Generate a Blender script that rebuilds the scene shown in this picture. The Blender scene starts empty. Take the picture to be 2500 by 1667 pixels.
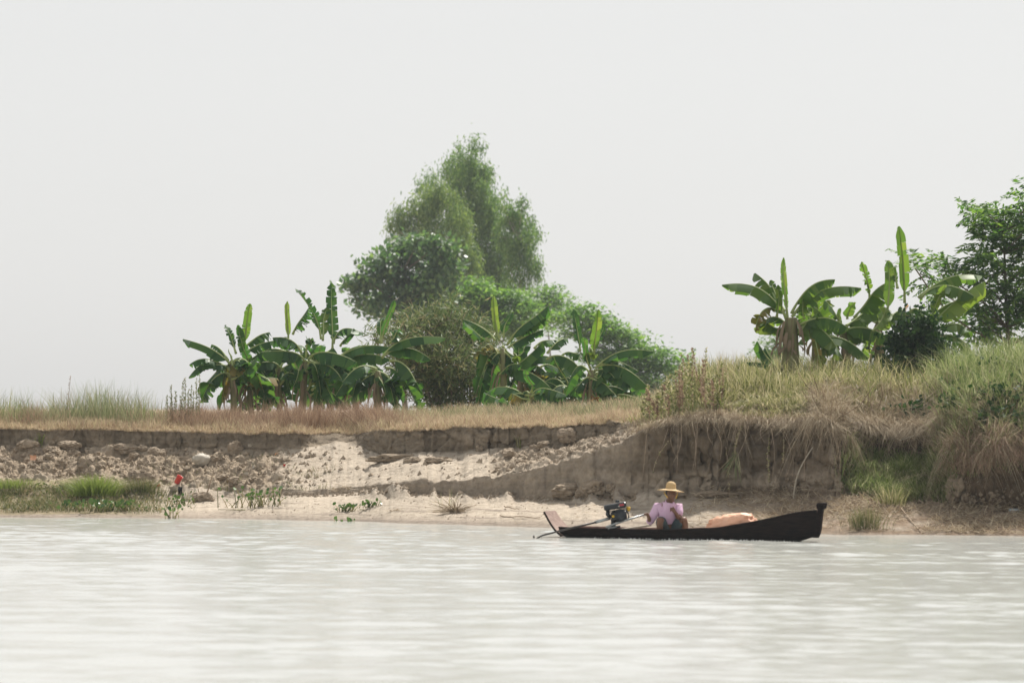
import bpy, bmesh, math, random
import numpy as np
from mathutils import Vector, Matrix
R = math.radians
sc = bpy.context.scene
COL = sc.collection
rng = np.random.default_rng(11)
random.seed(5)

# ------------------------------------------------------------------ camera, sky, sun, exposure
F, CH, HY, CX = 9375.0, 2.07, 1000.0, 1250.0      # 135 mm lens seen in the 2500 px photo; eye 2.07 m over the river
cam_d = bpy.data.cameras.new('camera')
cam = bpy.data.objects.new('camera', cam_d); COL.objects.link(cam)
cam.location = (0, 0, CH); cam.rotation_euler = (R(90), 0, 0)
cam_d.lens = 135; cam_d.sensor_width = 36; cam_d.shift_y = (HY-833.5)/2500
cam_d.clip_start = 0.5; cam_d.clip_end = 6000
cam_d.dof.use_dof = True; cam_d.dof.focus_distance = 84; cam_d.dof.aperture_fstop = 2.4
sc.camera = cam

SUN_EL, SUN_AZ = 55.0, 24.0                        # behind the bank, a little to the right
w = bpy.data.worlds.new('World'); sc.world = w; w.use_nodes = True
nt = w.node_tree; nt.nodes.clear()
sky = nt.nodes.new('ShaderNodeTexSky'); sky.sky_type = 'NISHITA'; sky.sun_disc = False
sky.sun_elevation = R(SUN_EL); sky.sun_rotation = R(SUN_AZ)
sky.air_density = 1.0; sky.dust_density = 2.0; sky.ozone_density = 1.0; sky.altitude = 0
hs = nt.nodes.new('ShaderNodeHueSaturation'); hs.inputs['Saturation'].default_value = 0.18; hs.inputs['Value'].default_value = 1.0
bg = nt.nodes.new('ShaderNodeBackground'); bg.inputs['Strength'].default_value = 0.12
wo = nt.nodes.new('ShaderNodeOutputWorld')
veil = nt.nodes.new('ShaderNodeMix'); veil.data_type = 'RGBA'; veil.inputs['Factor'].default_value = 0.8   # thin white overcast of humid haze
veil.inputs['B'].default_value = (4.22, 4.20, 4.15, 1)
nt.links.new(sky.outputs[0], hs.inputs['Color']); nt.links.new(hs.outputs[0], veil.inputs['A']); nt.links.new(veil.outputs['Result'], bg.inputs['Color']); nt.links.new(bg.outputs[0], wo.inputs['Surface'])

sd = bpy.data.lights.new('sun', 'SUN'); sd.energy = 5.0; sd.angle = R(0.6); sd.color = (1.0, 0.955, 0.88)
so = bpy.data.objects.new('sun', sd); COL.objects.link(so)
S = Vector((math.sin(R(SUN_AZ))*math.cos(R(SUN_EL)), math.cos(R(SUN_AZ))*math.cos(R(SUN_EL)), math.sin(R(SUN_EL))))
so.rotation_euler = S.to_track_quat('Z', 'Y').to_euler(); so.location = (20, 60, 40)

sc.view_settings.view_transform = 'Standard'; sc.view_settings.look = 'None'
sc.view_settings.gamma = 1; sc.view_settings.use_curve_mapping = False
sc.view_settings.exposure = 0.50
cy = sc.cycles
cy.use_denoising = True
cy.max_bounces = 6; cy.diffuse_bounces = 3; cy.glossy_bounces = 2; cy.transmission_bounces = 4; cy.volume_bounces = 1; cy.transparent_max_bounces = 6
cy.caustics_reflective = False; cy.caustics_refractive = False
cy.sample_clamp_indirect = 4

# ------------------------------------------------------------------ helpers
def P(px, py, Y):
    return np.array([(px-CX)/F*Y, Y, CH-(py-HY)/F*Y])
def tag(o, label=None, cat=None, group=None, kind=None):
    if label: o['label'] = label
    if cat: o['category'] = cat
    if group: o['group'] = group
    if kind: o['kind'] = kind
    return o
def empty(name, loc, label, cat, group=None):
    o = bpy.data.objects.new(name, None); COL.objects.link(o); o.location = tuple(float(a) for a in loc)
    o.empty_display_size = 0.1
    return tag(o, label, cat, group)

class Geo:
    """collects vertices and faces, then becomes ONE mesh object"""
    def __init__(s): s.V = []; s.Q = []; s.T = []; s.QM = []; s.TM = []; s.n = 0
    def add(s, V, Q=None, T=None, m=0):
        V = np.asarray(V, float).reshape(-1, 3); s.V.append(V)
        if Q is not None and len(Q):
            Q = np.asarray(Q, np.int64).reshape(-1, 4); s.Q.append(Q+s.n); s.QM.append(np.full(len(Q), m))
        if T is not None and len(T):
            T = np.asarray(T, np.int64).reshape(-1, 3); s.T.append(T+s.n); s.TM.append(np.full(len(T), m))
        s.n += len(V); return s
    def tube(s, pts, rad, n=6, m=0, cap=True):
        pts = np.asarray(pts, float); k = len(pts); rad = np.broadcast_to(np.asarray(rad, float), (k,))
        tan = np.gradient(pts, axis=0); tan /= np.linalg.norm(tan, axis=1)[:, None]+1e-9
        ref = np.array([0, 0, 1.0]) if abs(tan[:, 2]).mean() < .8 else np.array([1.0, 0, 0])
        a = np.cross(tan, ref); a /= np.linalg.norm(a, axis=1)[:, None]+1e-9
        b = np.cross(tan, a)
        th = np.linspace(0, 2*math.pi, n, endpoint=False)
        V = pts[:, None]+rad[:, None, None]*(np.cos(th)[None, :, None]*a[:, None]+np.sin(th)[None, :, None]*b[:, None])
        i = np.arange(k-1)[:, None]*n; j = np.arange(n)[None]; j2 = (j+1) % n
        Q = np.stack([i+j, i+j2, i+n+j2, i+n+j], -1).reshape(-1, 4)
        V = V.reshape(-1, 3); T = []
        if cap:
            V = np.vstack([V, pts[:1], pts[-1:]])
            for q in range(n):
                T.append((k*n, (q+1) % n, q)); T.append((k*n+1, (k-1)*n+q, (k-1)*n+(q+1) % n))
        return s.add(V, Q, T, m)
    def box(s, c, size, rot=None, bev=0.12, m=0):
        """chamfered box: c centre, size full lengths, rot 3x3"""
        h = np.asarray(size, float)/2; bv = bev*h.min()*2
        V = []; 
        for z in (-1, -1, 1, 1): pass
        rings = [(-h[2], bv), (-h[2]+bv, 0), (h[2]-bv, 0), (h[2], bv)]
        for z, ins in rings:
            x, y = h[0]-ins, h[1]-ins
            c0 = bv
            V += [(-x+c0, -y, z), (x-c0, -y, z), (x, -y+c0, z), (x, y-c0, z), (x-c0, y, z), (-x+c0, y, z), (-x, y-c0, z), (-x, -y+c0, z)]
        V = np.array(V); Q = []
        for r in range(3):
            for j in range(8):
                Q.append((r*8+j, r*8+(j+1) % 8, r*8+8+(j+1) % 8, r*8+8+j))
        for b0, fl in ((0, True), (24, False)):
            for q in ((0, 1, 2, 7), (7, 2, 3, 6), (6, 3, 4, 5)):
                q = tuple(b0+a for a in q); Q.append(q[::-1] if fl else q)
        if rot is not None: V = V @ np.asarray(rot).T
        return s.add(V+np.asarray(c), Q, None, m)
    def lathe(s, prof, c=(0, 0, 0), n=24, m=0, rot=None):
        prof = np.asarray(prof, float); k = len(prof); th = np.linspace(0, 2*math.pi, n, endpoint=False)
        V = np.stack([prof[:, 0][:, None]*np.cos(th), prof[:, 0][:, None]*np.sin(th), np.repeat(prof[:, 1][:, None], n, 1)], -1).reshape(-1, 3)
        i = np.arange(k-1)[:, None]*n; j = np.arange(n)[None]; j2 = (j+1) % n
        Q = np.stack([i+j, i+j2, i+n+j2, i+n+j], -1).reshape(-1, 4)
        if rot is not None: V = V @ np.asarray(rot).T
        return s.add(V+np.asarray(c), Q, None, m)
    def grid(s, G, m=0):
        """G (a,b,3) array of points -> quads"""
        a, b = G.shape[:2]; i = np.arange(a-1)[:, None]*b; j = np.arange(b-1)[None]
        Q = np.stack([i+j, i+j+1, i+b+j+1, i+b+j], -1).reshape(-1, 4)
        return s.add(G.reshape(-1, 3), Q, None, m)
    def build(s, name, mats, parent=None, smooth=True, attr=None):
        V = np.vstack(s.V)
        if parent is not None: V = V-np.array(parent_origin(parent))
        me = bpy.data.meshes.new(name)
        Q = np.vstack(s.Q) if s.Q else np.zeros((0, 4), np.int64); T = np.vstack(s.T) if s.T else np.zeros((0, 3), np.int64)
        me.vertices.add(len(V)); me.vertices.foreach_set('co', V.astype(np.float32).ravel())
        nl = len(Q)*4+len(T)*3
        me.loops.add(nl); me.loops.foreach_set('vertex_index', np.concatenate([Q.ravel(), T.ravel()]).astype(np.int32))
        me.polygons.add(len(Q)+len(T))
        st = np.concatenate([np.arange(len(Q))*4, len(Q)*4+np.arange(len(T))*3]).astype(np.int32)
        me.polygons.foreach_set('loop_start', st)
        mi = np.concatenate(s.QM+s.TM) if (s.QM or s.TM) else np.zeros(0)
        me.polygons.foreach_set('material_index', mi.astype(np.int32))
        me.polygons.foreach_set('use_smooth', np.full(len(Q)+len(T), smooth))
        for mt in (mats if isinstance(mats, (list, tuple)) else [mats]): me.materials.append(mt)
        if attr is not None:
            at = me.color_attributes.new('albedo', 'FLOAT_COLOR', 'POINT'); at.data.foreach_set('color', attr.astype(np.float32).ravel())
        me.update(calc_edges=True); me.validate()
        o = bpy.data.objects.new(name, me); COL.objects.link(o)
        if parent is not None: o.parent = parent
        return o
def parent_origin(p):
    v = Vector(p.location)
    while p.parent is not None: p = p.parent; v = v+Vector(p.location)
    return v

def _h(ix, iy, iz, seed):
    n = (ix.astype(np.int64)*374761393+iy.astype(np.int64)*668265263+iz.astype(np.int64)*2147483647+seed*974634777) & 0xFFFFFFFF
    n = ((n ^ (n >> 13))*1274126177) & 0xFFFFFFFF
    n = ((n ^ (n >> 16))*2246822519) & 0xFFFFFFFF
    return ((n ^ (n >> 15)) & 0xFFFFFF)/float(0xFFFFFF)
def vnoise(Pt, seed=0):
    f = np.floor(Pt); i = f.astype(np.int64); t = Pt-f; t = t*t*(3-2*t); r = 0
    for dx in (0, 1):
        for dy in (0, 1):
            for dz in (0, 1):
                wt = (t[:, 0] if dx else 1-t[:, 0])*(t[:, 1] if dy else 1-t[:, 1])*(t[:, 2] if dz else 1-t[:, 2])
                r = r+wt*_h(i[:, 0]+dx, i[:, 1]+dy, i[:, 2]+dz, seed)
    return r*2-1
def fbm(Pt, octv=4, seed=0, gain=.5):
    a, r, s_ = 1.0, 0, 0
    for o in range(octv): r = r+a*vnoise(Pt*2.03**o+o*17.3, seed+o); s_ += a; a *= gain
    return r/s_
def worley(Pt, seed=0):
    f = np.floor(Pt).astype(np.int64); d1 = np.full(len(Pt), 9.); d2 = d1.copy(); cid = np.zeros(len(Pt))
    for dx in (-1, 0, 1):
        for dy in (-1, 0, 1):
            for dz in (-1, 0, 1):
                c = f+np.array([dx, dy, dz]); q = c+np.stack([_h(c[:, 0], c[:, 1], c[:, 2], seed+k) for k in (1, 2, 3)], -1)
                d = np.linalg.norm(Pt-q, axis=1); rv = _h(c[:, 0], c[:, 1], c[:, 2], seed+7)
                nr = d < d1; d2 = np.where(nr, d1, np.minimum(d2, d)); cid = np.where(nr, rv, cid); d1 = np.where(nr, d, d1)
    return d1, d2, cid

# ------------------------------------------------------------------ materials
def new_mat(name):
    m = bpy.data.materials.new(name); m.use_nodes = True; t = m.node_tree; t.nodes.clear()
    out = t.nodes.new('ShaderNodeOutputMaterial'); return m, t, out
def ramp(t, stops):
    r = t.nodes.new('ShaderNodeValToRGB'); e = r.color_ramp.elements
    while len(e) < len(stops): e.new(0.5)
    for k, (p, c) in enumerate(stops): e[k].position = p; e[k].color = (*c, 1)
    return r
def foliage(name, stops, trans=0.35, rough=0.55, tcol=None, spec=0.3):
    """leaf or blade: one colour per leaf, part of the light passes through"""
    m, t, out = new_mat(name)
    g = t.nodes.new('ShaderNodeNewGeometry'); r = ramp(t, stops); t.links.new(g.outputs['Random Per Island'], r.inputs[0])
    p = t.nodes.new('ShaderNodeBsdfPrincipled'); p.inputs['Roughness'].default_value = rough; p.inputs['Specular IOR Level'].default_value = spec
    t.links.new(r.outputs[0], p.inputs['Base Color'])
    if trans > 0:
        tr = t.nodes.new('ShaderNodeBsdfTranslucent'); mx = t.nodes.new('ShaderNodeMixShader'); mx.inputs[0].default_value = trans
        if tcol:
            mm = t.nodes.new('ShaderNodeMix'); mm.data_type = 'RGBA'; mm.blend_type = 'MULTIPLY'; mm.inputs['Factor'].default_value = 1
            t.links.new(r.outputs[0], mm.inputs['A']); mm.inputs['B'].default_value = (*tcol, 1); t.links.new(mm.outputs['Result'], tr.inputs['Color'])
        else: t.links.new(r.outputs[0], tr.inputs['Color'])
        t.links.new(p.outputs[0], mx.inputs[1]); t.links.new(tr.outputs[0], mx.inputs[2]); t.links.new(mx.outputs[0], out.inputs[0])
    else: t.links.new(p.outputs[0], out.inputs[0])
    return m
def solid(name, c1, c2=None, scale=8, rough=0.6, metal=0, bump=0.0, stretch=(1, 1, 1), spec=0.4):
    m, t, out = new_mat(name); c2 = c2 or tuple(a*0.7 for a in c1)
    tc = t.nodes.new('ShaderNodeTexCoord'); mp = t.nodes.new('ShaderNodeMapping'); mp.inputs['Scale'].default_value = stretch
    n = t.nodes.new('ShaderNodeTexNoise'); n.inputs['Scale'].default_value = scale; n.inputs['Detail'].default_value = 6
    r = ramp(t, [(0.32, c2), (0.68, c1)])
    p = t.nodes.new('ShaderNodeBsdfPrincipled'); p.inputs['Roughness'].default_value = rough; p.inputs['Metallic'].default_value = metal; p.inputs['Specular IOR Level'].default_value = spec
    t.links.new(tc.outputs['Object'], mp.inputs[0]); t.links.new(mp.outputs[0], n.inputs['Vector']); t.links.new(n.outputs[0], r.inputs[0]); t.links.new(r.outputs[0], p.inputs['Base Color'])
    if bump:
        b = t.nodes.new('ShaderNodeBump'); b.inputs['Strength'].default_value = bump; b.inputs['Distance'].default_value = 0.02
        t.links.new(n.outputs[0], b.inputs['Height']); t.links.new(b.outputs[0], p.inputs['Normal'])
    t.links.new(p.outputs[0], out.inputs[0]); return m

def soil_mat():
    m, t, out = new_mat('soil')
    a = t.nodes.new('ShaderNodeAttribute'); a.attribute_name = 'albedo'
    g = t.nodes.new('ShaderNodeNewGeometry')
    n1 = t.nodes.new('ShaderNodeTexNoise'); n1.inputs['Scale'].default_value = 9; n1.inputs['Detail'].default_value = 9; n1.inputs['Roughness'].default_value = .65
    n2 = t.nodes.new('ShaderNodeTexNoise'); n2.inputs['Scale'].default_value = 45; n2.inputs['Detail'].default_value = 4
    for n in (n1, n2): t.links.new(g.outputs['Position'], n.inputs['Vector'])
    r = ramp(t, [(0.3, (.72, .70, .68)), (0.7, (1.16, 1.16, 1.16))]); t.links.new(n1.outputs[0], r.inputs[0])
    mm = t.nodes.new('ShaderNodeMix'); mm.data_type = 'RGBA'; mm.blend_type = 'MULTIPLY'; mm.inputs['Factor'].default_value = 1
    t.links.new(a.outputs['Color'], mm.inputs['A']); t.links.new(r.outputs[0], mm.inputs['B'])
    p = t.nodes.new('ShaderNodeBsdfPrincipled'); p.inputs['Roughness'].default_value = .95; p.inputs['Specular IOR Level'].default_value = .12
    t.links.new(mm.outputs['Result'], p.inputs['Base Color'])
    b = t.nodes.new('ShaderNodeBump'); b.inputs['Strength'].default_value = .8; b.inputs['Distance'].default_value = .07
    ad = t.nodes.new('ShaderNodeMath'); ad.operation = 'MULTIPLY_ADD'; ad.inputs[1].default_value = .3
    t.links.new(n2.outputs[0], ad.inputs[0]); t.links.new(n1.outputs[0], ad.inputs[2])
    t.links.new(ad.outputs[0], b.inputs['Height']); t.links.new(b.outputs[0], p.inputs['Normal'])
    t.links.new(p.outputs[0], out.inputs[0]); return m
M = {}
M['soil'] = soil_mat()
M['clod'] = solid('clod_soil', (.33, .265, .195), (.20, .155, .11), 14, .95, 0, .6)

def water_mat():
    m, t, out = new_mat('river_water')
    p = t.nodes.new('ShaderNodeBsdfPrincipled'); p.inputs['Base Color'].default_value = (.385, .39, .365, 1)
    p.inputs['Roughness'].default_value = .15; p.inputs['IOR'].default_value = 1.9; p.inputs['Specular IOR Level'].default_value = .5
    g = t.nodes.new('ShaderNodeNewGeometry'); mp = t.nodes.new('ShaderNodeMapping'); mp.inputs['Scale'].default_value = (1.1, 3.2, 1)
    n = t.nodes.new('ShaderNodeTexNoise'); n.inputs['Scale'].default_value = 1.6; n.inputs['Detail'].default_value = 4; n.inputs['Roughness'].default_value = .55
    t.links.new(g.outputs['Position'], mp.inputs[0]); t.links.new(mp.outputs[0], n.inputs['Vector'])
    b = t.nodes.new('ShaderNodeBump'); b.inputs['Strength'].default_value = .35; b.inputs['Distance'].default_value = .03
    t.links.new(n.outputs[0], b.inputs['Height']); t.links.new(b.outputs[0], p.inputs['Normal'])
    t.links.new(p.outputs[0], out.inputs[0]); return m
M['water'] = water_mat()

# ------------------------------------------------------------------ setting: river bank terrain
def curve(pts, x, sm=22):
    pts = np.array(pts, float); fine = np.arange(-700, 3300, 4.0); y = np.interp(fine, pts[:, 0], pts[:, 1])
    if sm: 
        k = np.exp(-.5*(np.arange(-60, 61)*4.0/sm)**2); k /= k.sum(); y = np.convolve(np.pad(y, 60, mode='edge'), k, 'valid')
    return np.interp(x, fine, y)
PXC = np.concatenate([np.linspace(-4500, -320, 24), np.arange(-300, 2801, 2.6), np.linspace(2830, 7000, 24)])
def pn(sc_, seed, octv=4): return fbm(np.stack([PXC/sc_, np.zeros_like(PXC)+seed*3.1, np.zeros_like(PXC)], -1), octv, seed)
def blocky(sc_, seed):
    d1, d2, c = worley(np.stack([PXC/sc_, np.zeros_like(PXC)+.5, np.zeros_like(PXC)+.5], -1), seed); return c*2-1
py1 = curve([(0, 1262), (500, 1265), (900, 1273), (1250, 1286), (1600, 1296), (2000, 1304), (2500, 1309)], PXC, 60)+pn(60, 41)*2
Y1 = CH*F/(py1-HY)
py2 = curve([(0, 1215), (250, 1215), (420, 1228), (560, 1215), (700, 1208), (900, 1203), (1160, 1213), (1300, 1218), (1500, 1215), (1700, 1214), (1900, 1207), (2050, 1212), (2200, 1222), (2350, 1240), (2500, 1245)], PXC)
py3 = curve([(0, 1170), (250, 1165), (420, 1182), (560, 1197), (700, 1198), (750, 1195), (900, 1189), (1000, 1178), (1160, 1168), (1230, 1156), (1300, 1142), (1400, 1118), (1500, 1085), (1560, 1052), (1620, 1032), (1700, 1022), (1800, 1030), (1900, 1038), (2040, 1050), (2090, 1122), (2200, 1118), (2290, 1126), (2330, 1112), (2350, 1110), (2500, 1112)], PXC)
low = np.interp(PXC, [560, 720, 1500, 1600], [0, 1, 1, 0])
rgt = np.interp(PXC, [1600, 1680], [0, 1])
py3 = py3+low*(blocky(45, 5)*3+pn(28, 7)*5)+(1-low)*pn(60, 8)*6+rgt*(pn(70, 9)*16+pn(22, 10)*7)
py4 = curve([(0, 1088), (250, 1090), (420, 1098), (560, 1095), (700, 1096), (775, 1090), (810, 1074), (865, 1076), (900, 1103), (950, 1112), (1060, 1105), (1160, 1100), (1300, 1088), (1400, 1080), (1480, 1055), (1540, 1042), (1600, 1032), (1660, 1004), (1750, 988), (1900, 988), (2040, 995), (2090, 1046), (2200, 1052), (2290, 1058), (2340, 1010), (2350, 990), (2500, 990)], PXC)+pn(40, 12)*6
py5 = curve([(0, 1047), (250, 1049), (500, 1056), (700, 1056), (790, 1058), (830, 1061), (870, 1057), (930, 1048), (1060, 1046), (1160, 1040), (1300, 1042), (1350, 1040), (1400, 1035), (1480, 1031), (1540, 1027), (1590, 1022), (1635, 1000), (1675, 960), (1715, 947), (1750, 946), (1900, 944), (2050, 944), (2200, 950), (2300, 948), (2400, 935), (2500, 922)], PXC, 16)
up = np.interp(PXC, [1480, 1560], [1, 0])
py5 = py5+up*(blocky(55, 15)*2.2*np.interp(PXC, [800, 900], [.25, 1])+pn(24, 17)*5+pn(9, 18)*1.5)
Y2 = Y1+curve([(0, 2.0), (500, 2.6), (900, 3.0), (1300, 3.2), (1600, 3.2), (1900, 3.0), (2300, 2.2), (2500, 2)], PXC, 60)+pn(90, 21)*.25+low*pn(40, 23)*.12
Y3 = Y2+curve([(0, 1.0), (420, .8), (560, .4), (700, .10), (900, .10), (1300, .16), (1450, .2), (1600, .02), (1700, -.12), (1900, -.12), (2040, .0), (2090, 1.3), (2200, 1.5), (2290, 1.25), (2345, -.2), (2500, -.3)], PXC)
Y3 = Y3+rgt*(pn(80, 35)*.22+pn(26, 36)*.14)
rub_emb = blocky(70, 31)*.11*np.interp(PXC, [800, 900], [0, 1])+pn(45, 33)*.16+pn(13, 34)*.07
Y4 = Y3+curve([(0, 1.6), (560, 2.4), (830, 3.0), (950, 2.6), (1160, 2.6), (1300, 2.4), (1450, 1.5), (1550, 1), (1650, .8), (1900, 1.0), (2040, .9), (2095, .05), (2200, .05), (2290, .1), (2345, 1.2), (2500, 1.4)], PXC)+up*rub_emb
Y5 = Y4+curve([(0, .06), (745, .08), (785, .8), (865, 1.0), (895, .3), (940, .08), (1160, .06), (1400, .08), (1500, .2), (1580, .8), (1650, 1.5), (1750, 2), (1900, 2.2), (2500, 2.5)], PXC, 12)
zz = lambda py, Y: CH-(py-HY)/F*Y
Z2, Z3, Z4, Z5 = zz(py2, Y2), zz(py3, Y3), zz(py4, Y4), zz(py5, Y5)
hill = np.interp(PXC, [1550, 1800], [0, 1])
LV = [(Y1-14, Y1*0-1.6), (Y1, Y1*0), (Y2, Z2), (Y3, Z3), (Y4, Z4), (Y5, Z5), (Y5+7, Z5+.05+hill*.2), (Y5*0+140, Y5*0+1.72), (Y5*0+3000, Y5*0+1.9)]
NR = [10, 56, 44, 64, 40, 40, 16, 8]
rows, vs = [], []
for k in range(8):
    t = np.linspace(0, 1, NR[k], endpoint=(k == 7))
    for a in t:
        rows.append((LV[k][0]*(1-a)+LV[k+1][0]*a, LV[k][1]*(1-a)+LV[k+1][1]*a)); vs.append(k+a)
VS = np.array(vs); YG = np.array([r[0] for r in rows]); ZG = np.array([r[1] for r in rows])
G = np.stack([(PXC[None]-CX)/F*YG, YG, ZG], -1)
nv, nu = G.shape[:2]
du = np.gradient(G, axis=1); dv = np.gradient(G, axis=0); N = np.cross(du, dv); N /= np.linalg.norm(N, axis=2)[..., None]+1e-9
PXG = np.repeat(PXC[None], nv, 0).ravel(); VG = np.repeat(VS[:, None], nu, 1).ravel()
Pt = G.reshape(-1, 3)
near = (YG.ravel() < 95) & (PXG > -420) & (PXG < 2950)
def band(a, b, f=.12): return np.clip(np.minimum((VG-a)/f+.5, (b-VG)/f+.5), 0, 1)
rubx = np.interp(PXG, [-300, 640, 720, 860, 900, 1180, 1240, 1480, 1560, 2100, 2250, 2500], [1, 1, .22, .08, .14, .16, .75, .7, .2, .25, .8, .8])
d = np.zeros(len(Pt)); idx = np.where(near)[0]; Q_ = Pt[idx]
f1 = fbm(Q_*1.3, 4, 3); f2 = fbm(Q_*7, 3, 9); f3 = np.abs(fbm(Q_*3.2, 4, 13)); f4 = np.abs(fbm(Q_*9, 3, 19))
w1, w2, wc = worley(Q_*np.array([2.1, 2.1, 2.6]), 3); x1, x2, xc = worley(Q_*np.array([5, 5, 6.0]), 9)
fc = np.abs(fbm(Q_*np.array([5.0, 5.0, .9]), 3, 23))
f5_ = fbm(Q_*np.array([3, 3, 5.0]), 6, 43, .6); bm = band(1, 2)[idx]; lf = band(2, 3)[idx]; md = band(3, 4)[idx]; uf = band(4, 5)[idx]; pl = band(5, 9)[idx]
rx_ = rubx[idx]; pxi = PXG[idx]
rightface = np.interp(pxi, [1500, 1620], [0, 1])
pile = np.clip(fbm(np.stack([pxi/26, pxi*0, pxi*0], -1), 3, 71)+.05, 0, 1)*np.clip(1-abs(VG[idx]-1.97)/.17, 0, 1)*np.interp(pxi, [850, 950, 1600, 1700], [0, 1, 1, .4])
dd = .02*f2*.4+.30*pile+bm*(.035*f1+.006*f2)+pl*.05*f1
leftmound = np.interp(pxi, [300, 560], [1, 0])
dd += lf*(leftmound*(.10*f1+.09*f3)+(1-leftmound)*(.05*f1+.03*f2+.05*f5_+rightface*(.14*f1+.10*(wc-.5)-.10*np.exp(-(w2-w1)*9)-.14*np.clip(.10-fc, 0, 1)*6)))
f5 = fbm(Q_*3.0, 6, 29, .62); f6 = fbm(Q_*14, 3, 37)
dd += md*(.06*f1+.012*f2+rx_*(.30*f5+.12*f3+.05*f4+.03*f6-.06+.05*(wc-.5)))
blk = np.interp(pxi, [780, 900], [.06, 1])
dd += uf*((1-rightface)*(.12*f1+blk*(.10*(wc-.5)-.06*np.exp(-(w2-w1)*10))-.025*blk*np.exp(-(x2-x1)*8)+.06*f2+.05*f5)+rightface*.10*f1)
d[idx] = dd
Pt = Pt+N.reshape(-1, 3)*d[:, None]
# banked ledges of the left spoil heap and small undercut under both scarps stay in the level curves
G = Pt.reshape(nv, nu, 3)
# albedo: ground colours, with the shade of scarp faces and hollow painted in
sand = np.array([.425, .365, .295]); soil = np.array([.33, .265, .195]); wet = np.array([.24, .20, .165]); face = np.array([.20, .162, .118]); dry = np.array([.42, .33, .23]); dark = np.array([.12, .088, .06])
A = np.tile(sand, (len(Pt), 1)); 
def mixA(c, wgt): A[:] = A*(1-wgt[:, None])+c*wgt[:, None]
big = fbm(Pt*.9, 3, 51); sml = fbm(Pt*4, 3, 53)
mixA(soil, np.clip(band(3, 4, .3)*(rubx*1.1-.15)+.25*sml*band(3, 4, .3), 0, 1))
mixA(face, band(4, 5, .1)*.9)  # upper scarp face: its shade is painted as a darker tone
mixA(np.array([.27, .222, .168]), band(2, 3, .1)*np.interp(PXG, [600, 720], [0, .75]))  # lower scarp: shaded side darkened in the colour
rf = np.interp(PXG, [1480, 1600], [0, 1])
mixA(np.array([.145, .112, .078]), band(2.35, 3, .1)*rf*.95)  # high right scarp face, shade painted in darker still
mixA(dry, band(4.98, 9, .04))
mixA(np.array([.20, .17, .08]), band(3.02, 9, .04)*np.interp(PXG, [1560, 1660], [0, .85]))
wl = np.clip(1-(Pt[:, 2]-.0)/(.15+.06*big), 0, 1)
mixA(wet, wl*(VG < 3)*.95)
mixA(np.array([.22, .18, .10]), band(1.12, 3.0, .1)*np.interp(PXG, [250, 430], [.75, 0]))
st_ = fbm(np.stack([PXG/170, VG*15, VG*0], -1), 4, 57); mixA(np.array([.20, .165, .135]), np.clip((st_-.22)*5, 0, 1)*band(1, 1.95, .1)*.75)
mixA(np.array([.27, .225, .18]), np.clip(fbm(np.stack([PXG/14, VG*1.5, VG*0], -1), 3, 59)*1.6, 0, 1)*band(2.05, 2.95, .1)*.8)
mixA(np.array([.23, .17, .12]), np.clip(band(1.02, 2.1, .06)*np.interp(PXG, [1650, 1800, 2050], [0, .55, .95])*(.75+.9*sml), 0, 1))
mixA(np.array([.20, .16, .09]), band(2.0, 3.0, .1)*np.interp(PXG, [2060, 2090, 2310, 2340], [0, .8, .8, 0])); mixA(np.array([.14, .10, .07]), band(3.02, 3.98, .06)*np.interp(PXG, [2060, 2090, 2310, 2340], [0, 1, 1, 0]))  # slump ground tone; the small scarp above it has its shade painted dark
mixA(dark, np.clip(band(1.9, 2.8, .2)*np.interp(PXG, [2080, 2200, 2330, 2420], [0, .6, .8, .95]), 0, 1))  # hollow under the overhang: shade painted in with a dark earth tone
lay = fbm(Pt*np.array([.5, .5, 9.0]), 4, 61); fcs = np.clip(band(2.03, 2.97, .06)*np.interp(PXG, [650, 760], [0, 1])+band(4.03, 4.97, .06)*np.interp(PXG, [1500, 1580], [1, 0]), 0, 1)
A *= (1+.34*fcs*lay)[:, None]
A = np.clip(A*(1+.16*big[:, None]+.10*sml[:, None]), .02, .8)
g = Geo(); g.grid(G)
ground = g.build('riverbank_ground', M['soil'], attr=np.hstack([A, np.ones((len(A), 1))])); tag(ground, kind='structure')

def tpos(px, v):
    """point on the bank at photo column px and level v"""
    px = np.asarray(px, float); v = np.asarray(v, float)
    j = np.clip(np.searchsorted(PXC, px)-1, 0, nu-2); i = np.clip(np.searchsorted(VS, v)-1, 0, nv-2)
    a = np.clip((px-PXC[j])/(PXC[j+1]-PXC[j]), 0, 1)[..., None]; b = np.clip((v-VS[i])/(VS[i+1]-VS[i]), 0, 1)[..., None]
    return G[i, j]*(1-a)*(1-b)+G[i, j+1]*a*(1-b)+G[i+1, j]*(1-a)*b+G[i+1, j+1]*a*b
def tat(px, py, vmin=1.0, vmax=6.5):
    """nearest point of the bank seen at (px,py), with its level"""
    v = np.linspace(vmin, vmax, 700); p = tpos(np.full(700, float(px)), v); yy = HY+(CH-p[:, 2])*F/p[:, 1]
    k = np.where(yy <= py)[0]; k = k[0] if len(k) else int(np.argmin(abs(yy-py)))
    return p[k], v[k]

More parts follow.
